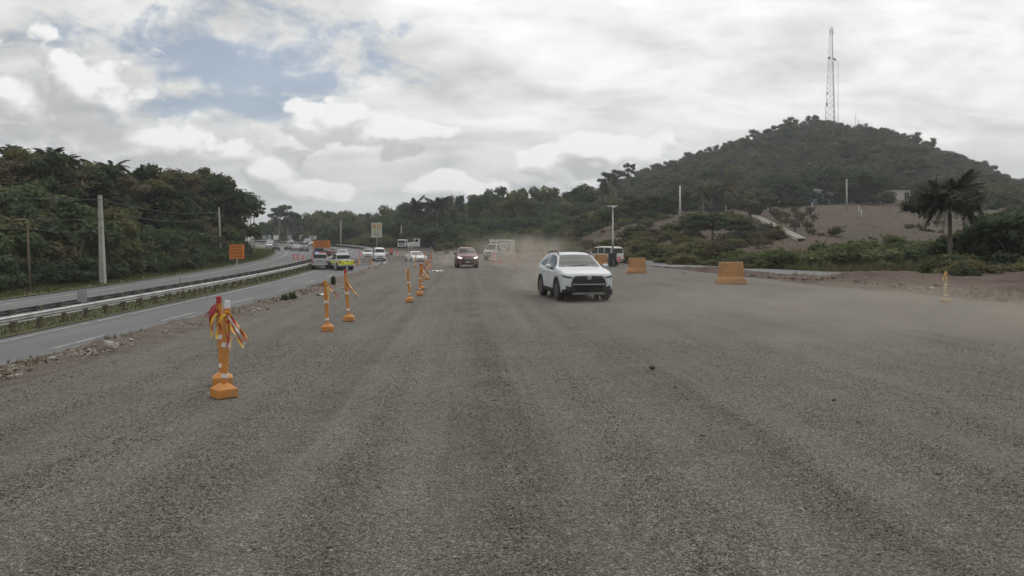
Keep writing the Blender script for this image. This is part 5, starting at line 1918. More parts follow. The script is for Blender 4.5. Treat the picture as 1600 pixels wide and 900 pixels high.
# ---- radio mast on the hill
d = 392
x, y = atd(1299, d)
bz = Zs(x, y) + 1.0
topz = zat(44, d)
mh = topz - bz
t = thing('radio_mast', 'tall lattice radio mast on top of the hill', 'radio mast', (x, y, bz), .35)
MAST = mat('mast_steel', (.42, .425, .43), .6, .1, .2)
wb, wt = 3.1, .75


def mp(k, s):
    a = k * 2.0944 + .4
    w = wb + (wt - wb) * min(1, s * 1.08)
    return Vector((w * math.cos(a), w * math.sin(a), s * mh))


for k in range(3):
    link('leg', MB().bar(mp(k, 0), mp(k, 1), .13, .08, 6).mesh('leg', True), MAST, t)
br = MB()
ns = 17
for i in range(ns):
    s0, s1 = i / ns, (i + 1) / ns
    for k in range(3):
        br.bar(mp(k, s0), mp((k + 1) % 3, s1), .05, n=4, caps=False)
        br.bar(mp((k + 1) % 3, s0), mp(k, s1), .05, n=4, caps=False)
        br.bar(mp(k, s1), mp((k + 1) % 3, s1), .045, n=4, caps=False)
link('bracing', br.mesh('bracing', fix=False), MAST, t)
for s, dx, r in ((.70, -1.9, .75), (.69, 2.1, .95), (.695, 1.1, .7)):
    dd_ = MB().lathe([(.05, .25), (r * .7, .12), (r, -.2), (r * .97, -.24), (r * .5, -.05), (.05, .0)], 18, axis='Y').mesh('dish', True)
    link('dish', dd_, SIGN_BACK, t, (dx, -.6, s * mh), (0, 0, dx * .4))
for dx in (-.8, 0, .8):
    link('antenna', MB().bar((dx, 0, mh - 1.5), (dx, 0, mh + (2.2 if dx == 0 else .9)), .09, .05, 6).mesh('antenna', True), MAST, t)
link('panel_antenna', MB().box((-.95, -.2, mh * .955), (.3, .15, 2.2)).box((.95, -.2, mh * .955), (.3, .15, 2.2)).mesh('panel_antenna', bevel=.03), SIGN_BACK, t)
link('side_arm', MB().box((-2.8, 0, mh * .25), (.5, .4, 1.6)).box((-2.3, 0, mh * .36), (.4, .3, 1.2)).mesh('side_arm'), MAST, t)
for px, pt, lb in ((1309.5, 93, 'thin whip mast right of the lattice radio mast'), (1337, 176, 'short mast on the hilltop right of the radio mast, left one'), (1341.5, 184, 'short mast on the hilltop right of the radio mast, right one')):
    x2, y2 = atd(px, d)
    z2 = Zs(x2, y2)
    t2 = thing('slim_mast', lb, 'mast', (x2, y2, z2), 0, 'slim masts on the hilltop')
    hh = zat(pt, d) - z2
    link('shaft', MB().bar((0, 0, -.5), (0, 0, hh), .13, .08, 6).mesh('shaft', True), MAST, t2)
    link('bracket', MB().box((0, -.1, hh * .8), (.5, .2, .35)).mesh('bracket'), MAST, t2)


# ---- houses and hut
def house(pos, w, dpt, h, wall, roof, label, name='house', rz=0.0, wins=(), door=None, gable=0.0, z=None):
    x, y = pos
    z = Zs(x, y) if z is None else z
    t = thing(name, label, 'house' if name == 'house' else 'hut', (x, y, z), rz)
    link('wall', MB().box((0, 0, h / 2 - .4), (w, dpt, h + .8)).mesh('wall', bevel=.02), wall, t)
    if gable:
        m = MB().prism([(-w / 2 - .35, h), (w / 2 + .35, h), (w / 2 + .35, h + .1), (0, h + gable), (-w / 2 - .35, h + .1)], -dpt / 2 - .3, dpt / 2 + .3, 'Y')
        link('roof', m.mesh('roof'), roof, t)
    else:
        link('roof', MB().box((0, 0, h + .1), (w + .5, dpt + .5, .2)).mesh('roof', bevel=.02), roof, t)
    for (wx, wz, ww, wh) in wins:
        f = link('window', MB().box((wx, -dpt / 2 - .01, wz), (ww, .08, wh)).mesh('window'), WHITE_P, t)
        link('pane', MB().box((wx, -dpt / 2 - .055, wz), (ww - .16, .02, wh - .16)).mesh('pane'), BLACKP, f)
    if door:
        link('door', MB().box((door[0], -dpt / 2 - .02, door[2] / 2), (door[1], .08, door[2])).mesh('door'), mat('door_dark', (.05, .045, .04), .6), t)
    return t


PALE_WALL = mat('pale_wall', (.50, .465, .42), .9, .08, 1, dirt=(.34, .3, .26), dirt_amt=.5)
BLUE_WALL = mat('blue_wall', (.17, .27, .32), .85, .1, .8, dirt=(.2, .26, .28), dirt_amt=.4)
TIN = mat('tin_roof', (.30, .30, .29), .6, .2, 1.5, metal=.3)
x, y = atd(1301, 386)
house((x, y), 4.2, 3, 2.6, PALE_WALL, TIN, 'tiny equipment hut at the foot of the radio mast', 'hut', 0, (), (0, 1.0, 2.0), z=Zs(x, y) + 2.6)
x, y = atd(1403, 222)
house((x, y), 5.2, 4, 2.6, PALE_WALL, mat('slab', (.40, .38, .35), .9, .1), 'small pale flat roofed hut at the upper right end of the brown field', 'hut', -.12, ((-1.1, 1.6, .5, .9),), (1.7, 1.3, 2.1), z=zat(313, 222))
x, y = atd(1270, 212)
house((x, y), 6.5, 6, 3.0, BLUE_WALL, TIN, 'blue walled house half hidden under dark trees on the field crest', 'house', .1, ((-1.6, 1.7, 1.1, 1.1), (.4, 1.7, 1.1, 1.1)), (2.2, 1.0, 2.1), 1.1, z=zat(319.5, 212))
x, y = atd(1304, 214)
house((x, y), 6.0, 5, 2.4, BLUE_WALL, TIN, 'long pale blue annex under the dark trees, right of the blue house', 'house', .1, ((-1.4, 1.4, 1.0, .9), (1.2, 1.4, 1.0, .9)), None, .7, z=zat(319.5, 214))
FP = MB().box((0, 0, .55), (.14, .14, 1.3)).mesh('fence_post', bevel=.02)
for px, py, d, lb in ((1269, 328, 150, 'white fence post on the field crest below the blue house'), (1342, 329, 152, 'white fence post on the field crest right of the grey pole'), (1346, 343, 136, 'white fence post on the brown field below the crest'), (1454, 348, 148, 'white fence post at the right end of the brown field'), (1200, 334, 152, 'white fence post at the top of the slope right of the chute')):
    x, y = atd(px, d)
    tag(link('fence_post', FP, WHITE_P, None, (x, y, Zs(x, y))), lb, 'fence post', 'white fence posts on the field')

# ---- concrete drainage chute on the slope
top = (1178, 337, 146)
bot = (1252, 376, 94)
n = 20
chute_pts = [on_slope(top[0] + (bot[0] - top[0]) * i / n, top[1] + (bot[1] - top[1]) * i / n) for i in range(n + 1)]
ca_ = np.array(chute_pts)
for _ in range(3):
    ca_[1:-1] = (ca_[:-2] + ca_[1:-1] * 2 + ca_[2:]) / 4
chute_pts = [tuple(map(float, q)) for q in ca_]
t = thing('drainage_chute', 'pale concrete drainage chute running diagonally down the brown slope', 'drain', (0, 0, 0))
fl, wa, wb2 = [], [], []
for i in range(n + 1):
    s = i / n
    px = top[0] + (bot[0] - top[0]) * s
    x, y = chute_pts[i]
    z = Zs(x, y) + .16
    dx, dy = .74, .67
    L = lambda k, dz: (x + dx * k, y + dy * k, z + dz)
    fl.append([L(-.6, .0), L(.6, .0)])
    wa.append([L(-.85, -1.2), L(-.85, .12), L(-.6, .12), L(-.6, -.05)])
    wb2.append([L(.6, -.05), L(.6, .13), L(.85, .13), L(.85, -1.2)])
PALEC = mat('pale_concrete', (.56, .53, .48), .9, .12, .8, dirt=(.28, .25, .21), dirt_amt=.5)
link('channel_floor', MB().grid(fl).mesh('channel_floor', fix=False), mat('chute_floor', (.47, .445, .40), .9, .15, .8), t)
link('side_wall', MB().grid(wa).mesh('side_wall', fix=False), PALEC, t)
link('side_wall', MB().grid(wb2).mesh('side_wall', fix=False), PALEC, t)
st = MB()
for i in range(0, n):
    for q in (.25, .75):
        x = chute_pts[i][0] * (1 - q) + chute_pts[i + 1][0] * q
        y = chute_pts[i][1] * (1 - q) + chute_pts[i + 1][1] * q
        st.box((x, y, Zs(x, y) + .17), (.9, .9, .08), rz=.73)
link('step', st.mesh('step'), PALEC, t)['kind'] = 'stuff'

# ---- litter
def litter(px, py, w, label, m, d=None):
    x, y = gw(px, py)
    r = random.Random(int(px))
    rows = [[(w * (i / 4 - .5), w * .6 * (j / 3 - .5) + r.uniform(-.02, .02), r.uniform(0, w * .22)) for j in range(4)] for i in range(5)]
    o = link('plastic_scrap', MB().grid(rows).mesh('plastic_scrap', True, fix=False), m, None, (x, y, max(Zs(x, y), .0) + .02), (0, 0, r.uniform(-.5, .5)))
    tag(o, label, 'litter')


litter(681, 425, .55, 'white crumpled scrap on the gravel right of the delineators, left piece', WHITE_P)
litter(687, 424.5, .45, 'white crumpled scrap on the gravel right of the delineators, right piece', WHITE_P)
litter(679, 411, .3, 'small white scrap on the gravel near the far delineators', WHITE_P)
litter(500, 462, .35, 'white scrap on the rubble strip left of the tape bundled post', WHITE_P)


# ------------------------------------------------------------------ vehicles
GLASS = mat('car_glass', (0.016, 0.019, 0.022), 0.05, 0.1, 2, spec=0.38)
TYRE = mat('tyre', (0.022, 0.022, 0.022), 0.85, 0.25, 20, dirt=(.12, .105, .085), dirt_amt=.6)
RIM = mat('rim', (0.42, 0.43, 0.44), 0.35, 0.1, 4, metal=.7)
RIMD = mat('dark_rim', (0.10, 0.10, 0.105), 0.4, 0.1, 4, metal=.5)
CHROME = mat('chrome', (0.60, 0.61, 0.62), 0.2, 0.05, 4, metal=.9)
SILVER = mat('silver_trim', (0.46, 0.47, 0.48), 0.4, 0.08, 4, metal=.4)
LENS = mat('lamp_lens', (0.55, 0.57, 0.58), 0.08, 0.15, 14, coat=.6)
LENSD = mat('lamp_smoked', (0.05, 0.055, 0.06), 0.1, 0.1, 8, coat=.6)
LIT = mat('lit_lamp', (0.9, 0.88, 0.82), 0.3, 0.02, 4, emit=((1, .95, .85), 3.0))
TAIL = mat('tail_lamp', (0.42, 0.02, 0.025), 0.2, 0.15, 10, coat=.5)
PLATE = mat('number_plate', (0.62, 0.62, 0.58), 0.5, 0.06, 10)
INNER = mat('near_black', (0.012, 0.012, 0.012), 0.9, 0.1)  # near-black for seams, openings, arch linings and facial marks


def paint(name, rgb, dirt=(.32, .28, .23), amt=.22):
    return mat(name, rgb, 0.45, 0.03, 1.1, coat=0.3, dirt=dirt, dirt_amt=amt)


P_WHITE = paint('pearl_white_paint', (.60, .625, .65), amt=.16)
P_WHITE2 = paint('plain_white_paint', (.68, .685, .68))
P_MAROON = paint('maroon_paint', (.16, .045, .05), amt=.25)
P_GREY = paint('grey_paint', (.20, .205, .21))
P_SILVER = paint('silver_paint', (.42, .43, .44))
P_DARK = paint('dark_paint', (.035, .036, .042))
P_BROWN = paint('brown_grey_paint', (.17, .135, .12))
P_BEIGE = paint('beige_white_paint', (.62, .60, .545), amt=.4)
P_LIME = paint('lime_yellow', (.80, .86, .04), amt=.05)
P_DKRED = paint('dark_red_paint', (.12, .03, .045))


def pchip(xk, yk, x):
    xk, yk = np.asarray(xk, float), np.asarray(yk, float)
    h = np.diff(xk)
    dl = np.diff(yk) / h
    m = np.zeros(len(xk))
    for i in range(1, len(xk) - 1):
        if dl[i - 1] * dl[i] > 0:
            w1, w2 = 2 * h[i] + h[i - 1], h[i] + 2 * h[i - 1]
            m[i] = (w1 + w2) / (w1 / dl[i - 1] + w2 / dl[i])
    m[0], m[-1] = dl[0], dl[-1]
    i = np.clip(np.searchsorted(xk, x) - 1, 0, len(h) - 1)
    t = (x - xk[i]) / h[i]
    return ((1 + 2 * t) * (1 - t) ** 2 * yk[i] + t * (1 - t) ** 2 * h[i] * m[i] + t * t * (3 - 2 * t) * yk[i + 1] + t * t * (t - 1) * h[i] * m[i + 1])


# stations: y, half width, bottom, belt line, roof, roof half width ; front is -Y
SPEC = {
    'suv': dict(wheel=(.36, .23, -1.33, 1.31), fn=.16, rn=.10, st=[
        (-2.23, .74, .36, .74, .76, .60), (-2.19, .82, .27, .84, .86, .70), (-2.10, .87, .23, .90, .93, .76), (-1.85, .90, .21, .96, 1.00, .80), (-1.35, .915, .20, 1.02, 1.065, .82), (-.98, .915, .20, 1.045, 1.11, .80),
        (-.62, .915, .20, 1.045, 1.33, .70), (-.20, .912, .20, 1.05, 1.565, .615), (.35, .912, .20, 1.06, 1.615, .61), (1.0, .912, .20, 1.09, 1.60, .60), (1.55, .91, .22, 1.13, 1.58, .59), (1.88, .90, .25, 1.15, 1.54, .58),
        (2.08, .88, .28, 1.10, 1.24, .60), (2.17, .85, .33, 1.00, 1.04, .66), (2.23, .80, .40, .86, .88, .62)]),
    'box': dict(wheel=(.37, .23, -1.38, 1.33), fn=.08, rn=.05, st=[
        (-2.28, .78, .42, .84, .86, .66), (-2.22, .83, .34, .94, .97, .74), (-1.9, .86, .30, 1.03, 1.06, .78), (-1.1, .87, .30, 1.06, 1.10, .80), (-.95, .87, .30, 1.06, 1.12, .78),
        (-.35, .87, .30, 1.07, 1.72, .70), (.2, .87, .30, 1.07, 1.79, .70), (1.4, .87, .30, 1.07, 1.78, .70), (2.0, .87, .32, 1.07, 1.74, .69), (2.12, .86, .34, 1.07, 1.62, .69), (2.2, .85, .36, 1.06, 1.14, .72), (2.27, .82, .42, .95, .98, .70)]),
    'sedan': dict(wheel=(.32, .21, -1.40, 1.28), fn=.18, rn=.14, st=[
        (-2.30, .70, .34, .62, .64, .58), (-2.24, .80, .22, .72, .75, .68), (-1.9, .86, .19, .82, .86, .76), (-1.2, .88, .18, .90, .95, .78), (-.85, .88, .18, .92, .99, .76), (-.05, .88, .18, .92, 1.40, .56),
        (.4, .88, .18, .92, 1.45, .55), (.95, .88, .18, .94, 1.41, .54), (1.65, .87, .20, .98, 1.08, .66), (1.95, .86, .22, 1.00, 1.04, .72), (2.2, .83, .26, .98, 1.01, .72), (2.30, .76, .34, .84, .86, .64)]),
    'pickup': dict(wheel=(.39, .26, -1.55, 1.58), fn=.12, rn=.03, st=[
        (-2.62, .78, .50, .92, .94, .64), (-2.55, .85, .40, 1.02, 1.05, .74), (-2.2, .90, .38, 1.09, 1.12, .80), (-1.3, .91, .38, 1.12, 1.17, .82), (-1.1, .91, .38, 1.13, 1.20, .80), (-.5, .91, .38, 1.13, 1.70, .66),
        (0, .91, .38, 1.13, 1.79, .66), (.65, .91, .38, 1.13, 1.78, .66), (.82, .91, .38, 1.13, 1.70, .66), (.90, .91, .38, 1.12, 1.16, .80), (1.1, .91, .38, 1.12, 1.14, .84), (2.5, .91, .40, 1.12, 1.14, .84), (2.60, .90, .46, 1.10, 1.12, .83)]),
    'van': dict(wheel=(.34, .21, -1.50, 1.25), fn=.16, rn=.04, st=[
        (-2.32, .72, .40, .72, .74, .60), (-2.26, .80, .28, .90, .93, .70), (-2.05, .84, .25, 1.02, 1.08, .74), (-1.8, .85, .25, 1.06, 1.22, .74), (-1.25, .85, .25, 1.08, 1.80, .66), (-.8, .85, .25, 1.08, 1.95, .66), (0, .85, .25, 1.08, 1.98, .66),
        (1.7, .85, .25, 1.08, 1.96, .66), (2.15, .85, .28, 1.08, 1.88, .66), (2.26, .84, .32, 1.06, 1.60, .68), (2.32, .80, .40, .98, 1.0, .70)]),
}
VCACHE = {}


def car_base(kind):
    """body mesh with wheel openings + a bvh tree of the closed body"""
    if kind in VCACHE:
        return VCACHE[kind]
    sp = SPEC[kind]
    A = np.array(sp['st'])
    y0, y1 = A[0, 0], A[-1, 0]
    ys = np.concatenate([y0 + (y1 - y0) * np.array([0, .004, .010, .020, .034]), np.linspace(y0 + .05 * (y1 - y0), y1 - .05 * (y1 - y0), 70), y1 - (y1 - y0) * np.array([.034, .020, .010, .004, 0])])
    rows = []
    vs_ = np.concatenate([np.linspace(0, 1, 3), np.linspace(1, 6, 26)[1:], np.linspace(6, 8, 7)[1:], np.linspace(8, 11, 9)[1:]])
    for y in ys:
        w, zb, bl, rf, wr = (float(pchip(A[:, 0], A[:, k], y)) for k in range(1, 6))
        h = rf - bl
        P = np.array([(0, zb), (.78 * w, zb), (.95 * w, zb + .04), (w * .985, zb + .15), (w, zb + .52 * (bl - zb)), (w * .975, bl - .07), (w * .945, bl), ((w * .93 + wr) / 2 + .01, bl + .5 * h), (wr + .02, bl + .88 * h), (wr * .90, bl + h * .985), (wr * .5, rf + .012), (0, rf + .022)])
        sec = []
        for v in vs_:
            i = min(10, int(v))
            f = v - i
            sec.append(P[i] * (1 - f) + P[i + 1] * f)
        sec = np.array(sec)
        ring = [(s[0], s[1]) for s in sec] + [(-s[0], s[1]) for s in sec[-2:0:-1]]
        out = []
        for (x, z) in ring:
            yy = y
            q = (x / .9) ** 2
            if y < y0 + .9:
                yy += sp['fn'] * q * ((y0 + .9 - y) / .9) ** 2
            if y > y1 - .7:
                yy -= sp['rn'] * q * ((y - y1 + .7) / .7) ** 2
            out.append((x, yy, z))
        rows.append(out)
    n, k = len(rows), len(rows[0])
    V = [p for r in rows for p in r]
    F = [(i * k + j, i * k + (j + 1) % k, (i + 1) * k + (j + 1) % k, (i + 1) * k + j) for i in range(n - 1) for j in range(k)]
    caps = [tuple(range(k - 1, -1, -1)), tuple((n - 1) * k + j for j in range(k))]
    bm = bmesh.new()
    vv = [bm.verts.new(p) for p in V]
    for f in F + caps:
        bm.faces.new([vv[i] for i in f])
    bmesh.ops.recalc_face_normals(bm, faces=bm.faces)
    bmesh.ops.triangulate(bm, faces=bm.faces)
    bm.normal_update()
    bvh = BVHTree.FromBMesh(bm)
    r, wd, yf, yr = sp['wheel']
    kill = []
    for f in bm.faces:
        c = f.calc_center_median()
        if abs(c.x) > .45 and c.z < r + .6 and any((c.y - yy) ** 2 + (c.z - r) ** 2 < (r + .055) ** 2 for yy in (yf, yr)):
            kill.append(f)
    bmesh.ops.delete(bm, geom=kill, context='FACES')
    me = bpy.data.meshes.new('body')
    bm.to_mesh(me)
    bm.free()
    me.polygons.foreach_set('use_smooth', [True] * len(me.polygons))
    me.set_sharp_from_angle(angle=R(35))
    VCACHE[kind] = (me, bvh, sp)
    return VCACHE[kind]


def drape(bvh, rows, view, offs=.006, nv=4, mirror=False):
    if len(rows) < 26:
        rows = sub(rows, max(1, int(30 / len(rows))))
    nv = max(nv, 2 if abs(rows[0][2] - rows[0][1]) < .05 and nv < 3 else 7)
    offs += .003
    """sheet hugging the body; rows = (a, lo, hi) with a = x (front/rear) or y (side)"""
    G = []
    for (a, lo, hi) in rows:
        col = []
        for j in range(nv + 1):
            z = lo + (hi - lo) * j / nv
            if view == 'front':
                o, d = Vector((a, -6, z)), Vector((0, 1, 0))
            elif view == 'rear':
                o, d = Vector((a, 6, z)), Vector((0, -1, 0))
            elif view == 'right':
                o, d = Vector((4, a, z)), Vector((-1, 0, 0))
            elif view == 'left':
                o, d = Vector((-4, a, z)), Vector((1, 0, 0))
            hit = bvh.ray_cast(o, d)
            if hit[0] is None:
                hit = bvh.find_nearest(o + d * 3.5)
            p, nrm = hit[0], hit[1]
            if nrm.dot(d) > 0:
                nrm = -nrm
            col.append(p + nrm * offs)
        G.append(col)
    return G


def sub(rows, n):
    out = []
    for i in range(len(rows) - 1):
        for k in range(n):
            f = k / n
            out.append(tuple(rows[i][q] * (1 - f) + rows[i + 1][q] * f for q in range(3)))
    out.append(rows[-1])
    return out


def neg(rows):
    return [(-a, lo, hi) for a, lo, hi in rows]


WHEELS = {}


def wheel_mesh(r, w, spokes=5):
    key = (r, w, spokes)
    if key in WHEELS:
        return WHEELS[key]
    t = MB().lathe([(r * .66, -w / 2 + .01), (r * .93, -w / 2), (r, -w / 2 + .035), (r, w / 2 - .035), (r * .93, w / 2), (r * .66, w / 2 - .01)], 28, axis='X').mesh('wheel', 40)
    m = MB().lathe([(r * .68, w / 2 - .005), (r * .62, w / 2 - .005), (r * .60, w / 2 - .07), (r * .6, w / 2 - .08)], 28, axis='X')
    for k in range(spokes):
        a = 2 * math.pi * k / spokes
        c, s = math.cos(a), math.sin(a)
        pr = [(.05, -.035), (r * .63, -.055), (r * .63, .055), (.05, .035)]
        pp = [(c * u - s * v, s * u + c * v) for u, v in pr]
        m.prism(pp, w / 2 - .05, w / 2 - .012, 'X')
    m.lathe([(.075, w / 2 - .06), (.07, w / 2 - .002), (.02, w / 2)], 14, axis='X')
    WHEELS[key] = (t, m.mesh('rim', 40))
    return WHEELS[key]


def put(name, t, G, m, smooth=True):
    key = None
    me = MB()
    for g in (G if isinstance(G[0][0], list) else [G]):
        me.grid(g)
    o = link(name, me.mesh(name, smooth, fix=False), m, t)
    return o


def vehicle(kind, pos, heading, pm, label, group=None, name='car', cat='car', z=None, sc=(1, 1, 1), grade=0.0, front='plain', lights=None, rails=False, clad=False, rear=True, detail=True, rim=RIM, extra=None):
    me, bvh, sp = car_base(kind)
    x, y = pos
    z = (float(zh(y)) if z is None else z)
    hx, hy = heading
    rz = math.atan2(hx, -hy)
    t = thing(name, label, cat, (x, y, z), 0, group, sc, rot=(grade * math.cos(rz) * 1.0, 0, rz))
    link('body', me, pm, t)
    A = np.array(sp['st'])
    r, w, yf, yr = sp['wheel']
    hwid = float(np.max(A[:, 1]))
    key = (kind, front, clad, rails, detail)
    tm, rm = wheel_mesh(r, w, 5 if kind != 'pickup' else 6)
    for s in (-1, 1):
        for yy in (yf, yr):
            wh = link('wheel', tm, TYRE, t, (s * (hwid - w / 2 + .012), yy, r), (0, 0, 0 if s > 0 else math.pi))
            link('rim', rm, rim, wh)
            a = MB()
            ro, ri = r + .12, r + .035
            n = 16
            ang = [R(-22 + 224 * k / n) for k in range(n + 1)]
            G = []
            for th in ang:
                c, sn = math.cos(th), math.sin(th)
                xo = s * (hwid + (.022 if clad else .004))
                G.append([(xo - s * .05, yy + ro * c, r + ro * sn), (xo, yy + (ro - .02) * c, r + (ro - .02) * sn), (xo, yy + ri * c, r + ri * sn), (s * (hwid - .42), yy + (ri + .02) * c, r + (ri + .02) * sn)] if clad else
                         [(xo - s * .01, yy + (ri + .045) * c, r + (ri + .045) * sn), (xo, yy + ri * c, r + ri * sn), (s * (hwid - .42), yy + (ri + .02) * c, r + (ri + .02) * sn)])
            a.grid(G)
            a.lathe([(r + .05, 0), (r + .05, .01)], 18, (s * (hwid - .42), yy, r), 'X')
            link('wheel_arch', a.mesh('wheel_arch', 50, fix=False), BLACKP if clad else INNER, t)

    def belt(y):
        return float(pchip(A[:, 0], A[:, 3], y))

    def roof(y):
        return float(pchip(A[:, 0], A[:, 4], y))

    def rw(y):
        return float(pchip(A[:, 0], A[:, 5], y))
    G = {'suv': dict(ws=(-.93, -.25), side=[(-.72, .08), (.14, .98), (1.04, 1.62)], rwin=(1.88, 2.04)), 'box': dict(ws=(-.93, -.40), side=[(-.66, .18), (.27, 1.05), (1.16, 1.98)], rwin=(2.12, 2.19)),
         'sedan': dict(ws=(-.80, -.10), side=[(-.58, .30), (.36, 1.18)], rwin=(1.02, 1.60)), 'pickup': dict(ws=(-1.06, -.54), side=[(-.86, .0), (.06, .70)], rwin=(.83, .89)),
         'van': dict(ws=(-1.78, -1.30), side=[(-1.55, -.72), (-.62, .55), (.65, 2.0)], rwin=(2.17, 2.25))}[kind]
    # windscreen: follows the sloping surface
    zb_, zt = roof(G['ws'][0]) + .02, roof(G['ws'][1]) - .01
    wl, wh_ = rw(G['ws'][0]) * .93, rw(G['ws'][1]) * .90
    rows = []
    for k in range(-14, 15):
        f = k / 14
        rows.append(f)
    Gd = []
    for f in rows:
        col = []
        for j in range(15):
            u = j / 14
            xx = f * (wl + (wh_ - wl) * u)
            zz = zb_ + (zt - zb_) * u - .02 * f * f
            hit = bvh.ray_cast(Vector((xx, -6, zz)), Vector((0, 1, 0)))
            nn = hit[1] if hit[1].y < 0 else -hit[1]
            col.append(hit[0] + nn * .011)
        Gd.append(col)
    put('windscreen', t, Gd, GLASS)
    # rear window
    zb_, zt = roof(G['rwin'][1]) + .05, roof(G['rwin'][0]) - .03
    if kind == 'pickup':
        zb_, zt = 1.22, 1.66
    if kind == 'box':
        zb_, zt = 1.12, 1.60
    wl = rw(G['rwin'][1]) * .92
    rows = [(f * wl, zb_ + .02 * f * f, zt - .02 * f * f) for f in np.linspace(-1, 1, 9)]
    put('rear_window', t, drape(bvh, rows, 'rear', .007, 5), GLASS)
    for sd in ('left', 'right'):
        for (a, b) in G['side']:
            rows = []
            for q in np.linspace(a, b, 9):
                lo = belt(q) + .035
                hi = belt(q) + .86 * (roof(q) - belt(q))
                rows.append((q, lo, max(lo + .02, hi)))
            put('side_window', t, drape(bvh, rows, sd, .007, 4), GLASS)
        if detail:
            for q in ([G['side'][0][0] + .02] if kind == 'pickup' else []) + [G['side'][0][1] + .03, G['side'][1][1] + .05 if kind != 'sedan' else 1.2]:
                put('door_seam', t, drape(bvh, [(q - .006, .45, belt(q)), (q + .006, .45, belt(q))], sd, .003, 6), INNER)
            for q in (G['side'][0][1] - .12, G['side'][1][1] - .12):
                sgn = 1 if sd == 'right' else -1
                zz = belt(q) - .12
                h_ = bvh.ray_cast(Vector((4 * sgn, q, zz)), Vector((-sgn, 0, 0)))[0]
                link('door_handle', MB().box((h_.x + sgn * .015, q, zz), (.035, .17, .03)).mesh('door_handle', bevel=.008), pm, t)
            # mirrors
            q = G['side'][0][0] + .12
            sgn = 1 if sd == 'right' else -1
            mm = MB().lathe([(.01, -.075), (.075, -.055), (.095, 0), (.085, .05), (.01, .06)], 14, axis='Y')
            mo = link('mirror', mm.mesh('mirror', True), pm, t, (sgn * (hwid + .12), q, belt(q) + .10), (0, 0, 0), (1.25, 1.0, .85))
            link('mirror_stalk', MB().bar((sgn * (hwid - .06), q, belt(q) + .0), (sgn * (hwid + .10), q, belt(q) + .05), .035, .03).mesh('mirror_stalk', True), BLACKP, t)
    y0 = A[0, 0]
    # ---- noses
    hl = lights or LENS
    if front == 'hero':
        cl = sub([(-.60, .54, .60), (-.53, .47, .78), (-.44, .46, .845), (0, .46, .855), (.44, .46, .845), (.53, .47, .78), (.60, .54, .60)], 3)
        g0 = put('grille', t, drape(bvh, cl, 'front', .012, 6), BLACKP)
        link_rows = [drape(bvh, sub([(-.50, z0, z0 + .012), (.50, z0, z0 + .012)], 8), 'front', .022, 1) for z0 in (.63, .675, .72, .765, .81)]
        o = put('grille_bar', t, link_rows, mat('grille_dark', (.04, .04, .043), .4))
        o.parent = g0
        frame = [drape(bvh, sub([(-.62, .54, .60), (-.545, .76, .80), (-.46, .835, .865), (0, .85, .872), (.46, .835, .865), (.545, .76, .80), (.62, .54, .60)], 3), 'front', .02, 1)]
        o = put('grille_surround', t, frame, SILVER)
        o.parent = g0
        o = put('grille_lip', t, drape(bvh, sub([(-.56, .565, .592), (0, .565, .592), (.56, .565, .592)], 6), 'front', .024, 1), SILVER)
        o.parent = g0
        put('lower_bumper', t, drape(bvh, sub([(-.86, .24, .40), (-.70, .235, .43), (-.58, .235, .52), (0, .235, .52), (.58, .235, .52), (.70, .235, .43), (.86, .24, .40)], 4), 'front', .012, 4), BLACKP)
        put('lower_grille', t, drape(bvh, sub([(-.48, .34, .53), (.48, .34, .53)], 8), 'front', .018, 3), INNER)
        put('skid_plate', t, drape(bvh, sub([(-.56, .265, .285), (-.46, .255, .318), (.46, .255, .318), (.56, .265, .285)], 4), 'front', .03, 2), SILVER)
        for s in (1, -1):
            hr = [(.47, .792, .818), (.58, .775, .845), (.70, .775, .868), (.80, .80, .895), (.865, .84, .905)]
            hr = sub(hr if s > 0 else neg(hr), 3)
            h = put('headlight', t, drape(bvh, hr, 'front', .012, 3), LENSD)
            dr = [(.47, .806, .818), (.58, .822, .842), (.70, .842, .866), (.80, .868, .893), (.86, .888, .905)]
            o = put('running_light', t, drape(bvh, sub(dr if s > 0 else neg(dr), 3), 'front', .018, 1), mat('bright_lens', (.80, .82, .83), .1, .05, coat=.5))
            o.parent = h
            fr = [(.64, .42, .50), (.76, .42, .53)]
            put('fog_lamp', t, drape(bvh, sub(fr if s > 0 else neg(fr), 3), 'front', .014, 2), LENSD)
            cr = [(.60, .60, .615), (.70, .52, .535), (.80, .50, .51)]
            put('bumper_crease_shade', t, drape(bvh, sub(cr if s > 0 else neg(cr), 3), 'front', .004, 1), mat('painted_crease_shade', (.42, .43, .44), .5))  # flat grey strip: the shade of a bumper fold put in as colour
        em = MB()
        for (a, b_) in ((.085, .058), (.055, .022)):
            ring = [(a * math.cos(2 * math.pi * k / 24), .79 + b_ * math.sin(2 * math.pi * k / 24)) for k in range(25)]
            yv = bvh.ray_cast(Vector((0, -6, .79)), Vector((0, 1, 0)))[0].y - .028
            em.path([(q[0], yv, q[1]) for q in ring], .008, 5)
        em.path([(0, yv, .735), (0, yv, .845)], .007, 5)
        link('emblem', em.mesh('emblem', True, fix=False), CHROME, t)
        for s in (-1, 1):
            put('wiper', t, drape(bvh, [(s * .08 - .25, 1.135, 1.15), (s * .08 + .0, 1.155, 1.17), (s * .08 + .25, 1.17, 1.185)], 'front', .02, 1), BLACKP)
    elif front == 'suv':
        put('grille', t, drape(bvh, sub([(-.50, .60, .66), (-.44, .52, .72), (0, .50, .73), (.44, .52, .72), (.50, .60, .66)], 4), 'front', .012, 4), BLACKP)
        put('grille_bar', t, drape(bvh, sub([(-.60, .735, .76), (0, .70, .725), (.60, .735, .76)], 5), 'front', .02, 1), SILVER)
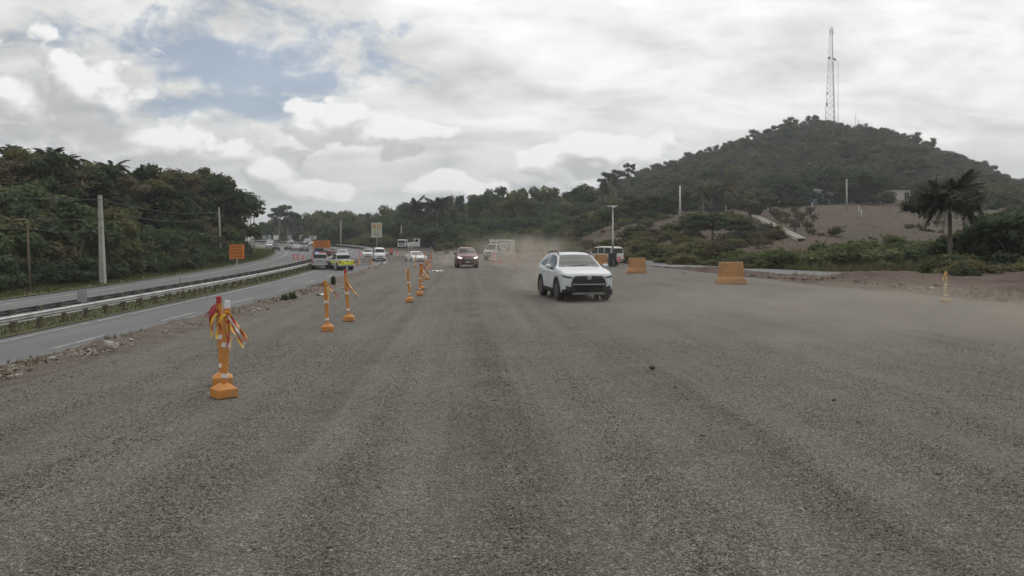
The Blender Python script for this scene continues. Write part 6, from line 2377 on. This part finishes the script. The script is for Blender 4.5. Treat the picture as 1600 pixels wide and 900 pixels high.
        put('lower_grille', t, drape(bvh, sub([(-.52, .28, .43), (.52, .28, .43)], 8), 'front', .012, 3), BLACKP)
        put('skid_plate', t, drape(bvh, sub([(-.66, .36, .43), (-.50, .25, .30), (.50, .25, .30), (.66, .36, .43)], 5), 'front', .022, 2), SILVER)
        for s in (1, -1):
            hr = [(.50, .745, .80), (.66, .745, .845), (.82, .80, .87)]
            put('headlight', t, drape(bvh, sub(hr if s > 0 else neg(hr), 4), 'front', .014, 3), hl)
        put('number_plate', t, drape(bvh, sub([(-.16, .42, .50), (.16, .42, .50)], 3), 'front', .024, 2), PLATE)
    elif front in ('plain', 'van'):
        up_ = {'sedan': 0.0, 'suv': .14, 'box': .18, 'pickup': .24, 'van': .10}[kind]
        put('grille', t, drape(bvh, sub([(-.36, .50 + up_, .60 + up_), (.36, .50 + up_, .60 + up_)], 5), 'front', .012, 3), BLACKP)
        put('lower_grille', t, drape(bvh, sub([(-.5, .28 + up_ * .8, .40 + up_ * .8), (.5, .28 + up_ * .8, .40 + up_ * .8)], 5), 'front', .012, 3), BLACKP)
        for s in (1, -1):
            hr = [(.42, .54 + up_, .62 + up_), (.58, .53 + up_, .66 + up_), (.72, .57 + up_, .68 + up_)]
            put('headlight', t, drape(bvh, sub(hr if s > 0 else neg(hr), 4), 'front', .014, 3), hl)
        put('number_plate', t, drape(bvh, sub([(-.16, .42 + up_, .49 + up_), (.16, .42 + up_, .49 + up_)], 3), 'front', .024, 2), PLATE)
    # ---- tails
    if rear:
        zt = {'sedan': (.72, .86), 'suv': (.84, 1.0), 'box': (.70, 1.0), 'pickup': (.72, 1.04), 'van': (.70, 1.02)}[kind]
        for s in (1, -1):
            xx = {'sedan': (.45, .74), 'suv': (.50, .80), 'box': (.68, .81), 'pickup': (.74, .88), 'van': (.66, .80)}[kind]
            hr = [(xx[0], zt[0] + .02, zt[1] - .02), ((xx[0] + xx[1]) / 2, zt[0], zt[1]), (xx[1], zt[0], zt[1])]
            put('tail_light', t, drape(bvh, sub(hr if s > 0 else neg(hr), 3), 'rear', .012, 3), TAIL)
        zp = {'sedan': .62, 'suv': .72, 'box': .72, 'pickup': .58, 'van': .62}[kind]
        put('number_plate', t, drape(bvh, sub([(-.20, zp - .06, zp + .06), (.20, zp - .06, zp + .06)], 3), 'rear', .016, 2), PLATE)
        put('rear_bumper', t, drape(bvh, sub([(-.72, A[-1, 2] + .02, A[-1, 2] + .14), (.72, A[-1, 2] + .02, A[-1, 2] + .14)], 6), 'rear', .02, 2), BLACKP if kind != 'pickup' else CHROME)
    if clad:
        for sd in ('left', 'right'):
            put('side_cladding', t, drape(bvh, sub([(yf + .42, .23, .40), (yr - .42, .23, .40)], 8), sd, .014, 3), BLACKP)
    if rails:
        for s in (-1, 1):
            pts = [(s * (rw(q) * .93), q, roof(q) + .05 * (1 if -.1 < q < 1.5 else 0)) for q in np.linspace(-.25, 1.6, 8)]
            link('roof_rail', MB().path(pts, .022, 6).mesh('roof_rail', True, fix=False), BLACKP, t)
    if kind == 'pickup':
        put('tailgate_seam', t, drape(bvh, sub([(-.78, .60, .612), (.78, .60, .612)], 5), 'rear', .006, 1), INNER)
        put('tailgate_handle', t, drape(bvh, sub([(-.14, .93, 1.0), (.14, .93, 1.0)], 3), 'rear', .018, 2), BLACKP)
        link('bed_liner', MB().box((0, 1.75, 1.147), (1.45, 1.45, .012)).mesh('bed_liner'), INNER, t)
    if extra:
        extra(t, bvh)
    return t


def dirv(a):
    """unit heading, a degrees measured from 'towards the camera' (-Y), positive to +X"""
    return (math.sin(R(a)), -math.cos(R(a)))


# hero: white suv coming towards the camera
Fp = gw(912, 470)
hero_h = dirv(9.6)
# front axle centre at (2.42, 26.4)
ca = (2.42 - hero_h[0] * 1.33, 26.45 - hero_h[1] * 1.33)
vehicle('suv', ca, hero_h, P_WHITE, 'white suv with a big black grille driving towards the camera on the gravel', name='suv', cat='suv', z=0.01, front='hero', rails=True, clad=True, rim=RIMD)
c = atd(728.5, 66.5)
vehicle('suv', c, dirv(7), P_MAROON, 'maroon suv with lit headlights coming through the dust behind the delineators', name='suv', cat='suv', z=0.01, front='suv', lights=LIT, clad=True, rails=True, sc=(1.0, 1.0, 1.07))
c = atd(941, 76)
vehicle('box', c, (-.60, .80), P_BEIGE, 'boxy old white suv parked at an angle behind the orange barrier and the cabinet', name='suv', cat='suv', z=0.01, detail=True)
c = atd(650, 92)
vehicle('sedan', c, dirv(20), P_WHITE2, 'white sedan behind the taped delineator posts', z=-.25, sc=(1.05, 1, 1.0))
# pickups stopped on the highway
def roadhead(t, away=True):
    a = float(hd(t))
    return (-math.sin(a), math.cos(a)) if away else (math.sin(a), -math.cos(a))


def light_bar(t, bvh):
    o = link('light_bar', MB().box((0, -.05, 1.87), (1.2, .26, .10)).mesh('light_bar', bevel=.03), RED_P, t)
    link('blue_lens', MB().box((.42, -.05, 1.873), (.42, .27, .105)).mesh('blue_lens', bevel=.03), mat('blue_lens', (.35, .33, .62), .3, emit=((.5, .5, 1), .6)), o)


def lime_marks(t, bvh):
    put('lime_panel', t, [drape(bvh, sub([(-.80, .56, 1.10), (.80, .56, 1.10)], 8), 'rear', .009, 4)], P_LIME)
    put('pale_chevron', t, [drape(bvh, sub([(-.42, .98, 1.06), (0, .88, .97), (.42, .98, 1.06)], 4), 'rear', .015, 2)], SIGN_W)
    put('amber_square', t, [drape(bvh, sub([(-.66, .70, .92), (-.40, .70, .92)], 3), 'rear', .015, 2), drape(bvh, sub([(.40, .70, .92), (.66, .70, .92)], 3), 'rear', .015, 2)], mat('amber_film', (.55, .45, .03), .5))
    for sd in ('left', 'right'):
        put('lime_stripe', t, [drape(bvh, sub([(1.95, .55, 1.08), (2.57, .55, 1.08)], 3), sd, .009, 3), drape(bvh, sub([(-1.0, .75, 1.0), (.9, .75, 1.0)], 6), sd, .009, 3)], P_LIME)


HG2 = 'vehicles stopped on the highway'
x, y = atd(501, 90)
vehicle('pickup', (x, y), (-.20, .98), P_SILVER, 'white pickup truck seen from behind with a red and blue light bar', HG2, 'pickup_truck', 'pickup', extra=light_bar)
x, y = atd(533, 88)
vehicle('pickup', (x, y), (-.46, .89), P_WHITE2, 'white pickup truck with a lime yellow tailgate seen from behind', HG2, 'pickup_truck', 'pickup', extra=lime_marks)
x, y = atd(536, 112)
vehicle('suv', (x, y), (-.18, .98), P_WHITE2, 'white suv half hidden behind the lime yellow pickup', HG2, 'suv', 'suv', z=float(zh(y)) + .1)
x, y = atd(521, 124)
vehicle('sedan', (x, y), (-.2, .98), P_DKRED, 'dark red car behind the lime yellow pickup and the white suv', HG2, z=float(zh(y)) + .1, sc=(1, 1, 1.1))
x, y = atd(592, 114)
vehicle('van', (x, y), dirv(14), P_WHITE2, 'white passenger van facing the camera beside the worker in the orange vest', HG2, 'van', 'van')
x, y = atd(575, 121)
vehicle('suv', (x, y), dirv(10), P_WHITE2, 'white car peeping out from behind the left side of the passenger van', HG2, z=float(zh(y)))
x, y = atd(499, 122)
vehicle('pickup', (x, y), (-.2, .98), P_DARK, 'dark green grey pickup under the wide orange sign with pale glass', HG2, 'pickup_truck', 'pickup')
for px, py, kind, m, hv, lb, scz in (
        (475.5, 392.5, 'sedan', P_GREY, True, 'grey sedan in the far lanes, nearest of the queue', 1.0), (462.5, 391.5, 'suv', P_WHITE2, True, 'white suv in the far lanes left of the grey sedan', .95), (450.5, 390.5, 'sedan', P_BROWN, True, 'brownish sedan in the far lanes left of the white suv', 1.0),
        (431, 391.5, 'suv', P_DARK, False, 'dark suv coming round the far bend', 1.0), (421, 387, 'sedan', P_WHITE2, False, 'white sedan coming round the far bend', 1.0), (422, 381.5, 'suv', P_SILVER, False, 'silver suv far round the bend above the white sedan', 1.0),
        (454, 381.5, 'sedan', P_SILVER, True, 'silver car on the far side of the bend', 1.0), (480, 381, 'van', P_WHITE2, True, 'white rounded van on the far side of the bend left of the wide orange sign', .9), (487.5, 384.5, 'sedan', P_WHITE2, True, 'white car just left of the wide orange sign', 1.0),
        (383.5, 384, 'sedan', P_SILVER, False, 'pale car far off beside the poles behind the left wood', 1.0)):
    d = min(255, 5220 / (py - 361.8))
    x, y = atd(px, d)
    o_, t_ = off(np.array([x]), np.array([y]))
    vehicle(kind, (x, y), roadhead(float(t_[0]), hv), m, lb, 'cars on the far part of the highway', {'sedan': 'car', 'suv': 'suv', 'van': 'van'}[kind], {'sedan': 'car', 'suv': 'suv', 'van': 'van'}[kind], z=zat(py, d), sc=(1, 1, scz), detail=False)


# ---- trucks
def truck_wheels(t, xs, ys, r=.48, w=.28):
    tm, rm = wheel_mesh(r, w, 6)
    for yy in ys:
        for s in (-1, 1):
            wh = link('wheel', tm, TYRE, t, (s * (xs - w / 2), yy, r), (0, 0, 0 if s > 0 else math.pi))
            link('rim', rm, RIM, wh)


def bonnet_truck(pos, z, heading, label):
    t = thing('truck', label, 'truck', (*pos, z), math.atan2(heading[0], -heading[1]), 'white trucks by the trees')
    cab = MB().prism([(-.95, .75), (-.95, 2.0), (-.72, 2.72), (-.5, 2.82), (.55, 2.82), (.62, 2.7), (.62, .75)], -1.08, 1.08, 'X')
    link('cab', cab.mesh('cab', bevel=.05), P_WHITE2, t)
    bon = MB().prism([(-2.5, .8), (-2.55, 1.35), (-2.4, 1.72), (-.94, 1.98), (-.94, .8)], -.86, .86, 'X')
    link('bonnet', bon.mesh('bonnet', bevel=.08), P_WHITE2, t)
    fe = MB()
    for s in (-1, 1):
        fe.lathe([(.62, s * .66), (.66, s * .7), (.66, s * 1.02), (.60, s * 1.06)], 20, (0, -1.75, .55), 'X')
    link('fender', fe.mesh('fender', 40), P_WHITE2, t)
    link('windscreen', MB().box((0, -.855, 2.32), (1.84, .02, .62), rx=-.31).mesh('windscreen'), GLASS, t)
    for s in (-1, 1):
        link('side_window', MB().box((s * 1.088, -.22, 2.3), (.012, .78, .66)).mesh('side_window', bevel=.003), GLASS, t)
        link('headlight', MB().box((s * .72, -2.56, 1.18), (.24, .05, .18)).mesh('headlight', bevel=.02), LENS, t)
        link('mirror', MB().box((s * 1.32, -.9, 2.2), (.18, .08, .42)).bar((s * 1.08, -.85, 2.3), (s * 1.3, -.9, 2.3), .02).mesh('mirror', bevel=.01), BLACKP, t)
    link('grille', MB().box((0, -2.56, 1.2), (1.0, .06, .62)).mesh('grille', bevel=.02), SILVER, t)
    link('bumper', MB().box((0, -2.62, .66), (2.1, .16, .28)).mesh('bumper', bevel=.03), BLACKP, t)
    link('flatbed', MB().box((0, 3.5, 1.15), (2.3, 5.6, .18)).box((0, 3.4, .85), (.9, 5.6, .35)).box((0, .78, 1.6), (2.2, .1, .8)).mesh('flatbed', bevel=.02), P_DARK, t)
    truck_wheels(t, 1.08, (-1.75, 3.4, 4.7))
    return t


def cabover_truck(pos, z, heading, label):
    t = thing('truck', label, 'truck', (*pos, z), math.atan2(heading[0], -heading[1]), 'white trucks by the trees')
    cab = MB().prism([(-1.0, .6), (-1.06, 1.5), (-.85, 2.5), (-.7, 2.66), (.8, 2.66), (.85, 2.55), (.85, .6)], -1.06, 1.06, 'X')
    link('cab', cab.mesh('cab', bevel=.06), P_WHITE2, t)
    link('windscreen', MB().box((0, -.985, 2.02), (1.86, .02, .78), rx=-.205).mesh('windscreen'), GLASS, t)
    for s in (-1, 1):
        link('side_window', MB().box((s * 1.068, -.25, 2.0), (.012, .8, .7)).mesh('side_window', bevel=.003), GLASS, t)
        link('headlight', MB().box((s * .75, -1.06, .95), (.34, .06, .2)).mesh('headlight', bevel=.02), LENS, t)
        link('mirror', MB().box((s * 1.28, -.95, 2.0), (.16, .08, .42)).bar((s * 1.06, -.9, 2.1), (s * 1.26, -.95, 2.1), .02).mesh('mirror', bevel=.01), BLACKP, t)
    link('grille', MB().box((0, -1.055, 1.28), (1.5, .06, .32)).mesh('grille', bevel=.02), BLACKP, t)
    link('bumper', MB().box((0, -1.06, .62), (2.16, .18, .34)).mesh('bumper', bevel=.03), BLACKP, t)
    link('chassis', MB().box((0, 2.6, .8), (1.0, 4.4, .3)).box((0, 2.9, 1.05), (2.1, 4.6, .16)).mesh('chassis', bevel=.02), P_DARK, t)
    truck_wheels(t, 1.05, (-.35, 3.4))
    return t


x, y = atd(647.5, 196)
z = zat(390, 196)
bonnet_truck((x + .6, y), z, (-.93, -.30), 'white bonneted flatbed truck seen from the side before the trees')
x, y = atd(629.5, 198)
cabover_truck((x, y), z - .05, (-.25, -.97), 'white truck cab facing the camera, left of the bonneted truck')


def box_truck(pos, z, heading, label):
    t = thing('truck', label, 'truck', (*pos, z), math.atan2(heading[0], -heading[1]))
    cab = MB().prism([(-1.6, .5), (-1.62, 1.15), (-1.25, 1.35), (-.85, 2.05), (-.2, 2.15), (-.2, .5)], -.95, .95, 'X')
    link('cab', cab.mesh('cab', bevel=.05), P_BEIGE, t)
    link('windscreen', MB().box((0, -1.07, 1.72), (1.6, .02, .72), rx=-.52).mesh('windscreen'), GLASS, t)
    for s in (-1, 1):
        link('side_window', MB().box((s * .958, -.62, 1.68), (.012, .55, .52)).mesh('side_window', bevel=.003), GLASS, t)
        link('headlight', MB().box((s * .7, -1.62, .95), (.28, .06, .2)).mesh('headlight', bevel=.02), LENS, t)
    link('cargo_box', MB().box((0, 1.35, 1.65), (2.1, 3.0, 2.2)).mesh('cargo_box', bevel=.03), P_BEIGE, t)
    link('grille', MB().box((0, -1.63, .92), (1.0, .05, .22)).mesh('grille'), BLACKP, t)
    link('bumper', MB().box((0, -1.64, .55), (1.9, .12, .22)).mesh('bumper', bevel=.02), BLACKP, t)
    link('roof_vent', MB().box((-.2, -.1, 2.35), (.6, .35, .12)).mesh('roof_vent', bevel=.02), BLACKP, t)
    truck_wheels(t, .95, (-1.0, 2.0), .36, .24)
    return t


x, y = atd(769, 104)
box_truck((x + .5, y + .6), zat(406, 104), (-.62, -.78), 'dusty white box truck beside the shield sign')

# ------------------------------------------------------------------ the flagman
def person(pos, z, label, face=(0, -1)):
    t = thing('person', label, 'person', (*pos, z), math.atan2(face[0], -face[1]))
    J = [((0, 0, .93), .135, None), ((0, .01, 1.15), .135, 0), ((0, .0, 1.36), .15, 1), ((0, -.01, 1.47), .065, 2), ((0, -.02, 1.55), .075, 3), ((0, -.03, 1.64), .095, 4), ((0, -.02, 1.70), .07, 5),
         ((.19, 0, 1.40), .062, 2), ((.25, -.02, 1.14), .05, 7), ((.24, -.14, .92), .038, 8), ((.24, -.19, .84), .04, 9),
         ((-.19, 0, 1.40), .062, 2), ((-.25, .02, 1.13), .05, 11), ((-.26, -.05, .89), .038, 12), ((-.26, -.07, .80), .04, 13),
         ((.10, 0, .84), .105, 0), ((.11, -.02, .48), .068, 15), ((.12, .02, .10), .048, 16), ((.12, -.13, .04), .042, 17),
         ((-.10, 0, .84), .105, 0), ((-.12, .0, .48), .068, 19), ((-.13, .03, .10), .048, 20), ((-.13, -.12, .04), .042, 21)]
    me = bpy.data.meshes.new('body')
    me.from_pydata([j[0] for j in J], [(j[2], i) for i, j in enumerate(J) if j[2] is not None], [])
    o = link('body', me, None, t)
    me.materials.append(mat('skin', (.16, .095, .065), .6))
    sk = o.modifiers.new('skin', 'SKIN')
    for i, j in enumerate(J):
        me.skin_vertices[0].data[i].radius = (j[1], j[1] * (.72 if i in (0, 1, 2) else 1))
    me.skin_vertices[0].data[0].use_root = True
    o.modifiers.new('sub', 'SUBSURF').levels = 1
    vest = MB().lathe([(.165, .86), (.175, .98), (.17, 1.15), (.185, 1.34), (.16, 1.43), (.09, 1.475)], 18).mesh('vest', True)
    link('vest', vest, mat('hi_vis_orange', (.75, .13, .05), .7), t, scale=(1.05, .80, 1))
    band_ = MB().lathe([(.182, 1.05), (.181, 1.11)], 18).mesh('reflective_band', True)
    link('reflective_band', band_, WHITE_BAND, t, scale=(1.05, .80, 1))
    tr = MB()
    for s in (-1, 1):
        tr.path([(s * .095, 0, .90), (s * .11, -.01, .5), (s * .125, .03, .09)], [.125, .092, .075], 10)
    link('trousers', tr.mesh('trousers', True), mat('dark_trousers', (.03, .032, .04), .8), t)
    sl_ = MB()
    for s in (-1, 1):
        sl_.path([(s * .17, 0, 1.42), (s * .21, 0, 1.36), (s * .255, 0, 1.14)], [.07, .075, .062], 8)
    link('sleeve', sl_.mesh('sleeve', True), mat('orange_sleeve', (.70, .12, .05), .7), t)
    hat = MB().lathe([(.155, 1.67), (.15, 1.685), (.115, 1.69), (.11, 1.76), (.06, 1.80), (.01, 1.81)], 16).mesh('hat', True)
    link('hat', hat, mat('dark_hat', (.03, .035, .03), .8), t, (0, -.03, 0))
    bt = MB()
    for s in (-1, 1):
        bt.box((s * .125, -.05, .05), (.10, .28, .10), top=.8)
    link('boot', bt.mesh('boot', bevel=.02), BLACKP, t)
    fc = MB()
    for s in (-1, 1):
        fc.box((s * .035, -.122, 1.645), (.022, .01, .012))
    fc.box((0, -.125, 1.595), (.045, .01, .01))
    link('face_features', fc.mesh('face_features'), INNER, t)
    return t


x, y = atd(611.3, 127)
person((x, y), zat(403, 127), 'road worker in an orange vest, dark hat and dark trousers standing by the passenger van', (.3, -.95))


# ------------------------------------------------------------------ air: haze and dust
def volume_mat(name, color, density, noise=None, aniso=0.2):
    m = bpy.data.materials.new(name)
    m.use_nodes = True
    m.node_tree.nodes.clear()
    N = NT(m.node_tree)
    v = N.new('ShaderNodeVolumePrincipled')
    v.inputs['Color'].default_value = (*color, 1)
    v.inputs['Anisotropy'].default_value = aniso
    if noise:
        tc = N.new('ShaderNodeTexCoord').outputs['Object']
        r = N.vmath('LENGTH', tc)
        f = N.smooth(r, 1.0, 0.15)
        nz = N.noise(N.vmath('MULTIPLY', tc, noise[1]), noise[0], 3, 0.6)
        dn = N.math('MULTIPLY', f, N.smooth(nz, 0.32, 0.68))
        N.put(v.inputs['Density'], N.math('MULTIPLY', dn, density))
    else:
        v.inputs['Density'].default_value = density
    o = N.new('ShaderNodeOutputMaterial')
    N.l.new(v.outputs[0], o.inputs['Volume'])
    return m


def dust(name, c, r, m, rz=0.0):
    bm = bmesh.new()
    bmesh.ops.create_icosphere(bm, subdivisions=3, radius=1)
    me = bpy.data.meshes.new(name)
    bm.to_mesh(me)
    bm.free()
    o = link(name, me, m, None, c, (0, 0, rz), r)
    return tag(o, kind='stuff')


DUST = volume_mat('dust_air', (.62, .565, .49), .34, (2.4, (1, 1, .8)))
DUST_THIN = volume_mat('thin_dust_air', (.62, .565, .49), .14, (2.8, (1.3, 1, .4)))
x, y = atd(834, 31.5)
dust('dust_cloud', (x, y, .55), (1.7, 3.4, 1.15), DUST)
x, y = atd(705, 72)
dust('dust_cloud', (x, y, .8), (2.2, 4.0, 1.2), DUST)
x, y = atd(815, 62)
dust('dust_cloud', (x, y, 1.3), (6, 14, 2.0), DUST_THIN)
dust('dust_cloud', (9.5, 18, .2), (10, 13, 1.0), DUST_THIN, -.25)

bx = MB().box((50, 1240, 57.5), (2080, 2860, 127)).mesh('haze')
hz = link('haze', bx, volume_mat('haze_air', (.86, .90, .94), 0.00036), None)
tag(hz, kind='stuff')
